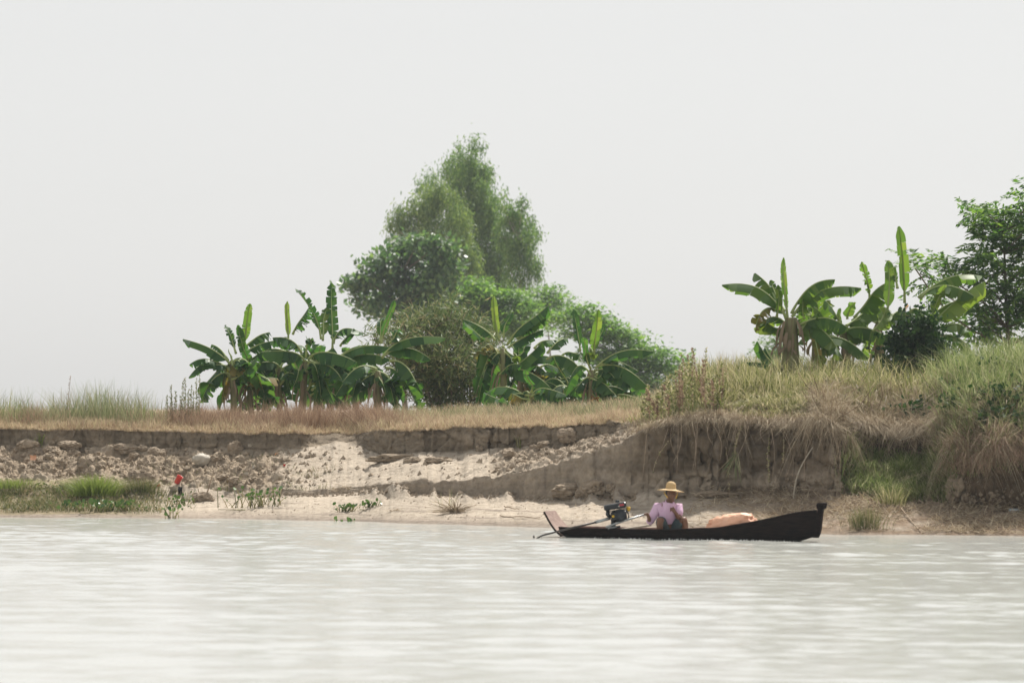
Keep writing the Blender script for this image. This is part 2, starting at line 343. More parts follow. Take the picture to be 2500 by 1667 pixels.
# ------------------------------------------------------------------ river
def axis(parts): return np.unique(np.concatenate([np.linspace(a, b, n) for a, b, n in parts]).round(5))
wx = axis([(-400, -12, 20), (-12, 12, 600), (12, 400, 20)])
wy = axis([(-60, 24, 20), (24, 80, 1450), (80, 90, 6)])
WX, WY = np.meshgrid(wx, wy)
fade = np.clip((WY-22)/4, 0, 1)*np.clip((14-abs(WX))/3, 0, 1)
wz = np.zeros_like(WX); wr = np.random.default_rng(3)
for k in range(46):
    lam = 0.20*2.0**(wr.random()*3.3); th = math.radians(90+wr.normal()*30); kk = 2*math.pi/lam
    st = .0086*(.75 if lam > .8 else 1.0)
    ph = wr.random()*6.283
    wz += st/kk*np.sin(kk*(math.cos(th)*WX+math.sin(th)*WY)+ph)
amp = .55+.65*(fbm(np.stack([WX.ravel()*.16, WY.ravel()*.42, WX.ravel()*0], -1), 3, 77).reshape(WX.shape)+.5)
shore = np.interp(WX, (PXC-CX)/F*Y1, Y1); calm = np.clip((shore-WY-.2)/1.6, .12, 1)
wz = wz*amp*fade*calm*np.interp(WY, [30, 42, 62, 75], [1, 1.1, 1.6, 1.7])
g = Geo(); g.grid(np.stack([WX, WY, wz], -1))
river = g.build('river_water', M['water']); tag(river, kind='structure')

# ------------------------------------------------------------------ plants: materials
M['banana'] = foliage('banana_leaf', [(0, (0.0228, 0.0684, 0.0251)), (0.5, (0.0342, 0.0969, 0.0274)), (1, (0.0627, 0.1368, 0.0319))], .40, .46, (2.1, 2.0, .9), .3)
M['banana_young'] = foliage('banana_leaf_young', [(0, (.095, .165, .035)), (1, (.16, .235, .055))], .42, .4, (1.9, 1.8, .8), .5)
M['banana_bright'] = foliage('banana_leaf_lit', [(0, (0.0433, 0.0969, 0.0228)), (0.6, (0.0684, 0.1368, 0.0285)), (1, (0.114, 0.171, 0.0433))], .48, .45, (2.1, 1.9, .85), .3)  # lit copy of the banana leaf: sunlit look put into a lighter green
M['banana_worn'] = foliage('banana_leaf_worn', [(0, (.06, .09, .02)), (.5, (.16, .17, .04)), (1, (.25, .19, .06))], .4, .5, (1.6, 1.4, .7), .3)
M['banana_dead'] = foliage('banana_leaf_dead', [(0, (.36, .15, .02)), (1, (.50, .25, .04))], .35, .6)
M['midrib'] = solid('banana_midrib', (.30, .36, .14), (.24, .30, .10), 5, .5)
M['pseudostem'] = solid('banana_stem', (.20, .22, .09), (.13, .10, .055), 5, .7, 0, .3, (3, 3, .7))
M['husk'] = foliage('dry_husk', [(0, (.12, .085, .055)), (.5, (.21, .155, .10)), (1, (.32, .25, .17))], .15, .8)
M['euc'] = foliage('eucalyptus_leaf', [(0, (0.0534, 0.116, 0.0438)), (0.5, (0.0986, 0.1856, 0.067)), (1, (0.1856, 0.2668, 0.0914))], .42, .5, (1.6, 1.6, .8))
M['euc_pale'] = foliage('eucalyptus_leaf_pale', [(0, (0.0673, 0.1299, 0.0487)), (0.5, (0.1334, 0.2088, 0.0731)), (1, (0.2204, 0.2842, 0.1035))], .34, .5, (1.6, 1.6, .8))
M['broad'] = foliage('broad_leaf', [(0, (0.0418, 0.087, 0.0512)), (0.6, (0.0719, 0.1392, 0.0682)), (1, (0.1508, 0.2204, 0.0974))], .40, .45, (1.7, 1.8, .8), .5)
M['rain'] = foliage('feathery_leaf', [(0, (0.0638, 0.145, 0.0414)), (0.5, (0.116, 0.2262, 0.0609)), (1, (0.1972, 0.3132, 0.0853))], .45, .5, (1.6, 1.6, .8))
M['neem'] = foliage('compound_leaf', [(0, (0.0325, 0.087, 0.0292)), (0.5, (0.0696, 0.1508, 0.0414)), (1, (0.1624, 0.2494, 0.067))], .46, .5, (1.8, 1.8, .8), .3)
M['willow'] = foliage('narrow_leaf', [(0, (0.058, 0.1044, 0.0341)), (0.45, (0.1276, 0.1798, 0.0609)), (0.85, (0.232, 0.2552, 0.1096)), (1, (0.348, 0.2784, 0.1583))], .38, .5)
M['vine'] = foliage('vine_leaf', [(0, (.014, .036, .015)), (.7, (.03, .065, .022)), (1, (.07, .115, .04))], .28, .62, (1.5, 1.6, .8), .15)
M['bark'] = solid('bark', (.20, .165, .125), (.10, .08, .06), 9, .9, 0, .5, (2, 2, .4))
M['pale_bark'] = solid('pale_bark', (.36, .32, .26), (.20, .17, .13), 6, .85, 0, .3, (2, 2, .4))
M['drygrass'] = foliage('dry_grass_blade', [(0, (.26, .18, .125)), (.35, (.44, .33, .23)), (.75, (.60, .50, .34)), (1, (.40, .38, .20))], .35, .8)
M['rustgrass'] = foliage('russet_stalk', [(0, (.17, .105, .07)), (.5, (.32, .215, .145)), (1, (.48, .36, .25))], .25, .8)
M['greengrass'] = foliage('green_grass_blade', [(0, (.055, .07, .022)), (.2, (.155, .19, .05)), (.45, (.28, .29, .10)), (.68, (.42, .38, .19)), (1, (.62, .54, .36))], .42, .55)
M['reed'] = foliage('reed_blade', [(0, (.05, .09, .024)), (.3, (.16, .225, .06)), (.65, (.29, .34, .12)), (1, (.56, .54, .33))], .38, .45)
M['straw'] = foliage('straw', [(0, (.17, .12, .075)), (.4, (.36, .28, .185)), (1, (.62, .53, .39))], .2, .8)
M['lime'] = foliage('lime_grass', [(0, (.14, .20, .035)), (1, (.27, .33, .08))], .42, .55)
M['hyacinth'] = foliage('hyacinth_leaf', [(0, (.04, .10, .02)), (1, (.12, .20, .04))], .35, .35, None, .5)
M['greyweed'] = foliage('grey_weed', [(0, (.12, .145, .065)), (.5, (.25, .28, .14)), (.8, (.38, .37, .22)), (1, (.34, .25, .17))], .35, .6)
M['mixweed'] = foliage('low_weed', [(0, (.055, .08, .022)), (.4, (.13, .155, .045)), (.65, (.24, .225, .10)), (1, (.36, .28, .17))], .3, .6)
M['root'] = solid('root', (.42, .33, .24), (.22, .16, .11), 12, .9)

def unit(a): return a/(np.linalg.norm(a, axis=-1, keepdims=True)+1e-9)
def add_blades(g, B, H, lean, W, seg=3, m=0, droop=.18, face=None):
    """curved tapering blades from base points B"""
    n = len(B); t = np.linspace(0, 1, seg+1); H = np.broadcast_to(H, (n,)); W = np.broadcast_to(W, (n,))
    ang = rng.uniform(0, math.pi, n) if face is None else rng.normal(face, .6, n)
    sdv = np.stack([np.cos(ang), np.sin(ang), np.zeros(n)], -1)
    L = np.zeros((n, seg+1, 3)); L[..., :2] = lean[:, None, :]*(H[:, None, None]*(t**1.8)[None, :, None])
    lm = np.linalg.norm(lean, axis=1)
    L[..., 2] = H[:, None]*(t[None]-droop*lm[:, None]*t[None]**2.5)
    C = B[:, None]+L; ww = W[:, None]*np.array([.9, 1., .75, .12] if seg == 3 else np.interp(t, [0, .3, 1], [.8, 1, .12]))[None]
    V = np.stack([C-sdv[:, None]*ww[..., None]/2, C+sdv[:, None]*ww[..., None]/2], 2)      # n,seg+1,2,3
    b = np.arange(n)[:, None]*(seg+1)*2+np.arange(seg)[None]*2
    Q = np.stack([b, b+1, b+3, b+2], -1).reshape(-1, 4)
    g.add(V.reshape(-1, 3), Q, None, m)
def add_leaves(g, C, D, L, W, m=0, up=None, fold=.0):
    """diamond leaves: C base, D direction"""
    n = len(C); D = unit(D); L = np.broadcast_to(L, (n,))[:, None]; W = np.broadcast_to(W, (n,))[:, None]
    u = rng.normal(size=(n, 3)) if up is None else np.asarray(up)+rng.normal(size=(n, 3))*.55
    s_ = unit(np.cross(D, u)); 
    V = np.stack([C, C+D*L*.45+s_*W/2, C+D*L, C+D*L*.45-s_*W/2], 1)
    Q = np.arange(n)[:, None]*4+np.arange(4)[None]
    g.add(V.reshape(-1, 3), Q, None, m)

# ------------------------------------------------------------------ trees
def leaf_cloud(g, kind, ctr, rad, ncl, nlf, m=0):
    """leaf clusters through a blob; kind sets the habit of the leaves"""
    q = unit(rng.normal(size=(ncl, 3)))*(rng.random((ncl, 1))**.42)*rad
    cl = ctr+q*np.array([1, 1, 1.0])
    for c in cl:
        n = max(6, int(nlf*rng.uniform(.5, 1.4))); out = unit(c-ctr+np.array([0, 0, .35*np.mean(rad)]))
        if kind == 'euc':
            C = c+rng.normal(size=(n, 3))*np.array([.21, .21, .36]); D = rng.normal(size=(n, 3))*.5+np.array([0, 0, -1.0]); add_leaves(g, C, D, rng.uniform(.20, .36, n), rng.uniform(.05, .085, n), m)
        elif kind == 'broad':
            C = c+rng.normal(size=(n, 3))*np.array([.36, .36, .22]); D = rng.normal(size=(n, 3))*.8+out*.8-np.array([0, 0, .25]); add_leaves(g, C, D, rng.uniform(.26, .42, n), rng.uniform(.18, .27, n), m, np.array([0, 0, 1.0]))
        elif kind == 'rain':
            C = c+rng.normal(size=(n, 3))*np.array([.55, .55, .14]); D = rng.normal(size=(n, 3))*np.array([1, 1, .3])+out*.5-np.array([0, 0, .15]); add_leaves(g, C, D, rng.uniform(.20, .36, n), rng.uniform(.09, .15, n), m, np.array([0, 0, 1.0]))
        elif kind == 'willow':
            C = c+rng.normal(size=(n, 3))*.22; D = rng.normal(size=(n, 3))*.7+out*.5+np.array([0, 0, -.15]); add_leaves(g, C, D, rng.uniform(.14, .28, n), rng.uniform(.02, .036, n), m)
        elif kind == 'vine':
            C = c+rng.normal(size=(n, 3))*.12; D = rng.normal(size=(n, 3))*.6+out*.4+np.array([0, -.3, -.6]); add_leaves(g, C, D, rng.uniform(.07, .14, n), rng.uniform(.06, .11, n), m)
        elif kind == 'neem':
            k = max(3, n//9)                                         # fronds of leaflets
            fd = unit(rng.normal(size=(k, 3))*.8+out*.9+np.array([0, 0, .1])); fb = c+rng.normal(size=(k, 3))*.12
            for a, b in zip(fb, fd):
                tt = np.linspace(.1, 1, 9); sp = a+b*tt[:, None]*.58+np.array([0, 0, -.14])*(tt[:, None]**2)
                sd_ = unit(np.cross(b, np.array([0, 0, 1.0])+rng.normal(size=3)*.2))
                C = np.repeat(sp, 2, 0); sg = np.tile([1, -1], 9)[:, None]
                D = sd_*sg+b*.5+np.array([0, 0, -.45])+rng.normal(size=(18, 3))*.15
                add_leaves(g, C, D, rng.uniform(.14, .23, 18), rng.uniform(.045, .075, 18), m, np.array([0, 0, 1.0]))
    return cl
def limb(a, b, sag=.12):
    t = np.linspace(0, 1, 7)[:, None]; d_ = np.linalg.norm(b-a); p = a*(1-t)+b*t
    p = p+np.sin(t*math.pi)*(rng.normal(size=3)*.05*d_+np.array([0, 0, -sag*d_*.3])); return p
DK = {'euc': .85, 'broad': .68, 'rain': 1.6, 'willow': 3.4, 'neem': 3.4}
def tree(name, label, cat, kind, leafmat, Y, blobs, base, dens, nlf, group=None, barkmat='bark', squash=1.0, tr=.16, dspread=.9, xf=lambda x, y: (x, y), sc_=1.0, multi=1):
    """blobs (x, y, r) in photo pixels set the crown's masses at distance Y, each with its own depth"""
    ppm = F/Y; bx, by = base; b0 = P(bx, by, Y)
    root = empty(name, b0, label, cat, group)
    cr = Geo(); tk = Geo(); bl = []
    for (x, y, r) in blobs:
        x, y = xf(x, y); r = r*sc_/ppm; c = P(x, y, Y); c[1] += rng.uniform(-1, 1)*dspread*max(1.0, r*1.3); bl.append((c, r))
    top = max(b[0][2] for b in bl); ctr = np.mean([b[0] for b in bl], 0)
    zt = np.linspace(0, 1, 9)[:, None]; tip = np.array([ctr[0], ctr[1], b0[2]+(top-b0[2])*.82])
    trunks = []
    for k in range(multi):
        off = rng.normal(size=3)*np.array([.25, .25, 0])*(k > 0); tp = tip+rng.normal(size=3)*np.array([.5, .5, .2])*(k > 0)
        p = (b0+off)*(1-zt)+tp*zt; p[:, :2] += np.sin(zt*5+rng.random()*6)*.04*(top-b0[2])*.3
        trunks.append(p); tk.tube(p-np.array([0, 0, .25])*(1-zt), tr*(1-zt[:, 0]*.8)*(1 if k == 0 else .7), 8)
    for (c, r) in bl:
        p = trunks[rng.integers(0, multi)]; dz = np.abs(p[:, 2]-(c[2]-np.linalg.norm(c[:2]-p[:, :2], axis=1)*.7)); s_ = p[int(np.argmin(dz))]
        lp = limb(s_, c); tk.tube(lp, np.linspace(tr*.30, .018, 7), 5)
        rad = r*np.array([1, 1, squash])
        n = max(3, int(dens*DK.get(kind, 4)*r*r)); cl = leaf_cloud(cr, kind, c, rad, n, nlf)
        for q in cl[::6]: tk.tube(limb(c, q, .05)[::2], np.linspace(.018, .005, 4), 4, cap=False)
    tk.build('trunk', M[barkmat], root); cr.build('crown', leafmat, root, smooth=False)
    return root
c1 = lambda x, y: (820+x*.3444, 320+y*.3444); c8 = lambda x, y: (1740+x*.3252, 450+y*.3252); c7 = lambda x, y: (1080+x*.2891, 700+y*.2891); c6 = lambda x, y: (440+x*.2891, 660+y*.2891)
tree('eucalyptus_tree', 'tallest eucalyptus, its drooping airy crown topping the whole group of trees', 'tree', 'euc', M['euc'], 250,
     [(920, 150, 150), (830, 200, 90), (1010, 190, 110), (900, 290, 150), (1010, 340, 120), (660, 270, 55), (630, 340, 45), (1020, 420, 120), (1090, 400, 80), (890, 400, 70), (1060, 540, 110), (1110, 620, 100), (1000, 640, 70), (1080, 740, 100), (1030, 850, 90), (1130, 880, 90), (1100, 1000, 100), (1010, 990, 80), (1180, 1080, 90), (1060, 1110, 90), (960, 520, 60), (1060, 640, 80), (980, 760, 80), (1160, 740, 80), (1170, 840, 80), (1190, 950, 80), (1060, 930, 90), (960, 860, 70)],
     (1195, 1003), 13, 88, 'eucalyptus trees behind the banana grove', 'pale_bark', 1.1, .17, .9, lambda x, y: c1(x, y*.93+112), .40)
tree('eucalyptus_tree', 'slim eucalyptus with its own pointed top, right edge of the tree group', 'tree', 'euc', M['euc'], 244,
     [(1325, 520, 45), (1310, 590, 75), (1330, 680, 90), (1250, 640, 55), (1380, 770, 75), (1300, 780, 90), (1200, 620, 70), (1190, 530, 55), (1220, 740, 80), (1380, 880, 80), (1300, 900, 80), (1430, 920, 50), (1370, 1000, 75), (1290, 1050, 80), (1350, 1130, 65), (1240, 960, 60)],
     (1290, 1003), 15, 88, 'eucalyptus trees behind the banana grove', 'pale_bark', 1.15, .13, .9, lambda x, y: c1(x, y+12), .40)
tree('eucalyptus_tree', 'paler yellow-green eucalyptus standing in front, left of the tallest one', 'tree', 'euc', M['euc_pale'], 232,
     [(720, 430, 80), (640, 470, 70), (790, 470, 80), (700, 540, 120), (850, 560, 100), (600, 570, 90), (510, 560, 70), (450, 620, 70), (400, 650, 45), (560, 660, 90), (720, 680, 130), (880, 660, 90), (470, 740, 75), (830, 790, 120), (640, 780, 110), (910, 860, 90), (970, 980, 90), (930, 760, 60), (860, 950, 90)],
     (1075, 1004), 15, 88, 'eucalyptus trees behind the banana grove', 'pale_bark', 1.1, .15, .9, lambda x, y: c1(x, y+14), .40)
tree('broadleaf_tree', 'dark glossy round-leaved tree at the left foot of the eucalyptus group', 'tree', 'broad', M['broad'], 205,
     [(480, 790, 75), (600, 770, 80), (720, 800, 75), (800, 860, 80), (380, 880, 75), (500, 900, 110), (640, 900, 120), (760, 960, 120), (860, 980, 60), (400, 1030, 110), (540, 1040, 130), (680, 1080, 130), (800, 1110, 90), (330, 920, 55), (230, 960, 55), (180, 1040, 70), (270, 1030, 40), (150, 1130, 55), (90, 1110, 32), (190, 1210, 70), (280, 1180, 60), (270, 1280, 60), (400, 1190, 120), (540, 1220, 130), (680, 1220, 110), (460, 1320, 100), (600, 1330, 90)],
     (985, 1004), 26, 46, None, 'bark', .8, .16, 1.2, c1, .30)
tree('rain_tree', 'light green feathery tree under the eucalyptus, behind the bamboo thicket', 'tree', 'rain', M['rain'], 216,
     [(960, 1090, 60), (1020, 1130, 90), (900, 1160, 80), (1120, 1190, 90), (1000, 1220, 110), (1220, 1180, 80), (1290, 1220, 60), (1140, 1290, 100), (870, 1260, 80), (1260, 1310, 90), (980, 1330, 90), (1100, 1380, 90), (1350, 1270, 60), (1220, 1420, 90), (1340, 1400, 80)],
     (1200, 1003), 20, 60, 'feathery trees behind the banana grove', 'bark', .6, .14, .9, c1, .3444)
tree('rain_tree', 'wide feathery tree whose low crown slopes down to the right over open sky', 'tree', 'rain', M['rain'], 208,
     [(1200, 190, 70), (1230, 250, 90), (1120, 260, 80), (1330, 300, 80), (1420, 340, 80), (1000, 240, 70), (1200, 380, 110), (1400, 440, 110), (1530, 400, 80), (1600, 480, 80), (1520, 560, 110), (1680, 540, 70), (1780, 560, 60), (1640, 640, 110), (1880, 570, 55), (1780, 680, 90), (1930, 620, 60), (2000, 700, 60), (2060, 770, 40), (1880, 730, 65), (1450, 650, 110), (1650, 780, 100), (1800, 820, 80), (1900, 880, 50), (1500, 800, 110), (1780, 920, 50), (1640, 900, 80), (1300, 600, 110), (1350, 800, 110), (1850, 930, 40)],
     (1505, 1003), 20, 60, 'feathery trees behind the banana grove', 'bark', .6, .18, .9, c7, .2891)
tree('rain_tree', 'small feathery tree peeping over at the right foot of the eucalyptus trees', 'tree', 'rain', M['rain'], 238,
     [(880, 30, 50), (930, 80, 60), (830, 90, 50), (980, 120, 45), (900, 170, 80), (800, 200, 70), (1010, 220, 60), (900, 290, 90), (760, 300, 70)],
     (1345, 1003), 20, 60, 'feathery trees behind the banana grove', 'bark', .65, .10, .9, c7, .2891)
tree('compound_leaf_tree', 'dark tree with layered sprays of leaflets at the right edge of the picture', 'tree', 'neem', M['neem'], 92,
     [(1925, 180, 36), (1960, 215, 40), (2050, 240, 55), (2150, 260, 70), (2000, 270, 45), (2250, 290, 70), (2300, 200, 50), (2290, 90, 40), (2330, 130, 50), (1960, 360, 45), (2060, 350, 60), (2170, 350, 70), (2290, 400, 70), (1930, 500, 45), (2020, 500, 50), (2130, 490, 60), (2240, 510, 70), (2320, 560, 70), (1480, 620, 32), (1560, 640, 45), (1660, 650, 50), (1760, 680, 50), (1880, 660, 40), (1980, 660, 55), (2080, 650, 60), (2190, 640, 70), (2280, 690, 80), (2130, 760, 90), (2000, 780, 60), (1940, 860, 60), (2240, 830, 100), (2080, 880, 100), (1920, 960, 70), (2330, 920, 90), (2180, 980, 110), (2020, 1020, 100), (1880, 1060, 60), (1830, 1000, 40), (2280, 1080, 90), (2120, 1120, 90), (1960, 1150, 70), (1760, 800, 50), (2450, 250, 120), (2450, 480, 120), (2460, 720, 130), (2470, 960, 130)],
     (2478, 940), 15, 48, None, 'bark', .5, .075, .9, lambda x, y: (c8(x, y)[0]+(30 if x > 1780 else 6), c8(x, y)[1]+8), .28)
tree('bamboo_thicket', 'dense olive thicket of narrow leaves between the two banana groups', 'bush', 'willow', M['willow'], 90,
     [(1900, 480, 60), (1980, 500, 90), (2080, 470, 90), (2180, 430, 90), (2290, 400, 90), (1640, 580, 40), (1720, 560, 60), (1800, 620, 80), (1900, 640, 110), (2050, 620, 140), (2250, 560, 150), (2420, 520, 110), (2540, 600, 100), (2480, 720, 140), (2300, 760, 160), (2100, 800, 150), (1950, 780, 110), (2600, 760, 100), (2620, 900, 110), (2450, 920, 140), (2250, 980, 150), (2080, 980, 130), (2640, 1040, 100), (2480, 1100, 120), (2280, 1140, 110), (2120, 1130, 90), (1880, 900, 80), (1800, 760, 60)],
     (1075, 1010), 46, 46, None, 'bark', .95, .05, .9, c6, .2891, multi=7)
tree('shrub', 'small hazy grey-green shrub far behind the leftmost banana stem of the right bank', 'shrub', 'rain', M['euc'], 220,
     [(490, 1130, 40), (470, 1200, 50), (520, 1240, 60), (450, 1270, 55), (500, 1310, 70)], (1905, 930), 20, 50, None, 'bark', .9, .05, .6, c8, .3252)

# ------------------------------------------------------------------ banana plants
def leaf_geo(pts, half, droop, tear, yaw, young=False):
    """pts: midrib polyline (n,3). returns blade Geo, midrib Geo"""
    n = len(pts); T = unit(np.gradient(pts, axis=0)); Z = np.array([0, 0, 1.0])
    vert = np.clip((abs(T[:, 2])-.72)/.2, 0, 1)[:, None]
    B = np.cross(T, Z); fb = np.array([math.cos(yaw), math.sin(yaw), 0]); 
    B = unit(B)
    B = np.where((B@fb)[:, None] < 0, -B, B) if vert.mean() > .5 else B
    B = unit(B*(1-vert)+vert*(fb-T*(T@fb)[:, None]))
    Nn = np.cross(B, T); Nn = np.where((Nn[:, 2] < 0)[:, None] & (vert < .5), -Nn, Nn)
    t = np.linspace(0, 1, n); prof = np.clip((t-.13)/.16, 0, 1)**.6*np.clip((1.0-t)/.12, 0.0, 1)**.6*(1-.22*t); prof[-1] = .16
    g = Geo(); mr = Geo()
    for sg in (1, -1):
        k = np.where(t > .12)[0][0]
        while k < n-1:
            step = int(rng.integers(1, 4)) if rng.random() < tear else int(rng.integers(2, 8))
            e = min(n-1, k+step); ii = np.arange(k, e+1); dj = rng.normal(0, .07+.30*tear)
            V = []
            for q, f in ((0, 0), (1, .5), (2, 1.0)):
                a = droop*(1 if q < 2 else 1.12)+dj*(q/2); wd = prof[ii]*half*f*(1+rng.normal()*.05*(q == 2))
                sh = T[ii]*(wd*.18)[:, None]
                if step < 4 and q == 2:            # torn strips pinch at their ends
                    c_ = np.linspace(-1, 1, len(ii))[:, None]; sh = sh-T[ii]*c_*half*.10*tear
                V.append(pts[ii]+B[ii]*sg*(wd*math.cos(a))[:, None]-Nn[ii]*(wd*math.sin(a))[:, None]+sh)
            V = np.stack(V, 1); m_ = len(ii); b = np.arange(m_-1)[:, None]*3+np.arange(2)[None]
            g.add(V.reshape(-1, 3), np.stack([b, b+1, b+4, b+3], -1).reshape(-1, 4))
            k = e
    mr.tube(pts-Nn*.006, np.interp(t, [0, .2, 1], [.032, .020, .005]), 6)
    return g, mr
def banana(label, Y, xf, s, base, top, leaves, group, mat='banana', husk=True, sr=.085, name='banana_plant', wmul=1.12, fill=8):
    bx, by = xf(*base); tx, ty = xf(*top); ppm = F/Y
    b0 = P(bx, by, Y); t0 = P(tx, ty, Y)
    b0[2] = min(b0[2], 1.72) if Y > 77 else b0[2]
    root = empty(name, b0, label, 'banana plant', group)
    zt = np.linspace(0, 1, 7)[:, None]; sp = b0*(1-zt)+t0*zt+np.sin(zt*3)*np.array([.02, .02, 0])
    g = Geo(); g.tube(sp-np.array([0, 0, .1])*(1-zt), np.linspace(sr, sr*.62, 7), 10); g.build('stem', M['pseudostem'], root)
    if husk:
        for _ in range(22 if sr > .15 else 10):
            h = rng.uniform(.4, .98); a = rng.uniform(0, 6.283); p0 = b0*(1-h)+t0*h; o_ = np.array([math.cos(a), math.sin(a), 0])
            ln = rng.uniform(.35, .8)*(t0[2]-b0[2])*h; tt = np.linspace(0, 1, 8)[:, None]
            pts = p0+o_*(sr*.9+.10*np.sin(tt*2.6))-np.array([0, 0, 1])*ln*tt+rng.normal(size=3)*.05*tt
            gg = Geo(); wd = .016+.034*rng.random(); sv = np.array([-math.sin(a), math.cos(a), 0]); pr = np.sin(np.clip(tt*1.1+.12, 0, 1)*math.pi)**.5
            gg.grid(np.stack([pts-sv*wd*pr, pts+o_*.03*pr, pts+sv*wd*pr], 1)); gg.build('dead_leaf', M['husk'], root, smooth=False)
    hs_ = abs(base[1]-top[1]); ux, uy = top
    for k in range(fill):                             # older leaves bowing down round the stem
        a = rng.choice([-1, 1])*rng.uniform(.5, 1.0); L_ = rng.uniform(140, 430)*(.2891/s)
        leaves = leaves+[((ux+a*6, uy+rng.uniform(-.05, .45)*hs_), (ux+a*L_*.55, uy-rng.uniform(-180, 190)), (ux+a*L_, uy+rng.uniform(-.15, 1.0)*hs_), rng.uniform(74, 104), {'dy': rng.uniform(.1, 1.5)*rng.choice([-.4, 1]), 'up': False, 'droop': rng.uniform(.6, 1.1), **({'m': 'banana_worn'} if rng.random() < .12 else {})})]
    for lf in leaves:
        p0, p1, p2, wv = lf[0], lf[1], lf[2], lf[3]; opt = lf[4] if len(lf) > 4 else {}
        dy = opt.get('dy', rng.uniform(-.75, .55)); q = [P(*xf(*p), Y) for p in (p0, p1, p2)]
        L2 = np.linalg.norm(q[2]-q[0]); cap = min(abs(dy), .55*L2)*np.sign(dy)
        q[0][1] += rng.uniform(-.05, .05); q[1][1] += cap*.45; q[2][1] += cap
        t = np.linspace(0, 1, 30)[:, None]; c_ = 2*q[1]-.5*(q[0]+q[2]) if False else q[1]
        pts = (1-t)**2*q[0]+2*t*(1-t)*c_+t*t*q[2]; pts += np.sin(t*math.pi*2)*rng.normal(size=3)*.012
        steep = abs(unit(q[2]-q[0])[2]); wv = wv*s/ppm*wmul; up = opt.get('up', steep > .8)
        half = wv*.54 if up else wv*1.02; droop = opt.get('droop', rng.uniform(-.55, .15) if up else rng.uniform(.75, 1.15))
        tear = opt.get('tear', rng.choice([.2, .45, .8], p=[.4, .35, .25])); yaw = opt.get('yaw', rng.uniform(-.6, .6))
        bl, mr = leaf_geo(pts, half, droop, tear, yaw)
        lo = bl.build('leaf', M[opt.get('m', mat)], root); mr.build('midrib', M['midrib'], lo)
    return root
BG1, BG2, BG3 = 'banana plants left of the thicket', 'banana plants right of the thicket', 'banana plants on the high right bank'
T6 = {'tear': .9}
banana('leftmost banana plant, a tattered leaf hanging down to the dry grass on its left', 83.5, c6, .2891, (452, 1200), (430, 790), [
    ((425, 790), (340, 660), (35, 580), 72, {'dy': -.3}), ((405, 760), (340, 640), (258, 622), 50, {'dy': .5}), ((432, 840), (350, 770), (170, 800), 60), ((420, 800), (300, 820), (190, 965), 62, {'dy': .4}),
    ((425, 890), (310, 830), (150, 1115), 85, T6), ((470, 700), (440, 570), (366, 460), 62, T6), ((445, 790), (480, 700), (555, 850), 70), ((440, 770), (430, 730), (402, 660), 14), ((450, 800), (540, 690), (590, 830), 80)], BG1)
banana('second banana plant from the left, with a small orange dead leaf', 84.2, c6, .2891, (600, 1200), (570, 860), [
    ((540, 640), (560, 460), (600, 285), 66, {'m': 'banana_bright', 'tear': .35}), ((525, 660), (640, 540), (745, 518), 88), ((540, 700), (640, 610), (820, 590), 75), ((640, 950), (560, 740), (500, 465), 80, {'yaw': .3}), ((600, 860), (560, 700), (430, 760), 82), ((560, 850), (540, 700), (590, 720), 60),
    ((630, 890), (720, 850), (800, 1015), 82), ((610, 1000), (660, 955), (745, 1022), 40, {'m': 'banana_dead', 'tear': .7}), ((640, 1085), (720, 1060), (810, 1075), 58), ((600, 1150), (650, 1090), (690, 1150), 60), ((560, 1130), (450, 1060), (385, 1100), 40, T6), ((545, 900), (540, 870), (610, 1010), 60)], BG1)
banana('third banana plant from the left, in the shade of its neighbours, with short arching leaves', 85.6, c6, .2891, (830, 1200), (835, 830), [
    ((900, 690), (790, 610), (620, 740), 85), ((840, 820), (760, 740), (580, 790), 76), ((840, 840), (770, 760), (705, 890), 64), ((850, 850), (920, 740), (1000, 960), 80), ((840, 830), (900, 660), (880, 560), 70), ((850, 840), (960, 740), (1050, 800), 80), ((830, 850), (740, 830), (660, 960), 70), ((850, 840), (900, 870), (960, 1010), 75), ((920, 790), (945, 820), (965, 880), 40, {'m': 'banana_young'})], BG1)
banana('banana plant mid left group, with a leaning leaf torn into fringes', 84.0, c6, .2891, (1010, 1200), (1050, 770), [
    ((912, 600), (905, 430), (905, 262), 46, {'m': 'banana_young', 'yaw': .2}), ((1190, 580), (1130, 290), (968, 155), 84, {'tear': .95, 'dy': .2}), ((950, 540), (1010, 420), (1090, 320), 85, T6), ((1025, 700), (940, 530), (790, 570), 96, {'dy': -.5}), ((1055, 770), (980, 640), (690, 690), 98, {'dy': -.5}), ((1080, 750), (1220, 620), (1500, 775), 105, {'dy': -.5, 'tear': .22}),
    ((1060, 740), (1080, 480), (1110, 640), 60), ((1080, 800), (1290, 690), (1420, 1060), 105, {'dy': -.6}), ((1060, 780), (1000, 800), (960, 990), 85), ((1070, 1010), (1110, 900), (1150, 880), 50, {'m': 'banana_young'}), ((1060, 800), (1180, 820), (1230, 1000), 90)], BG1, sr=.10)
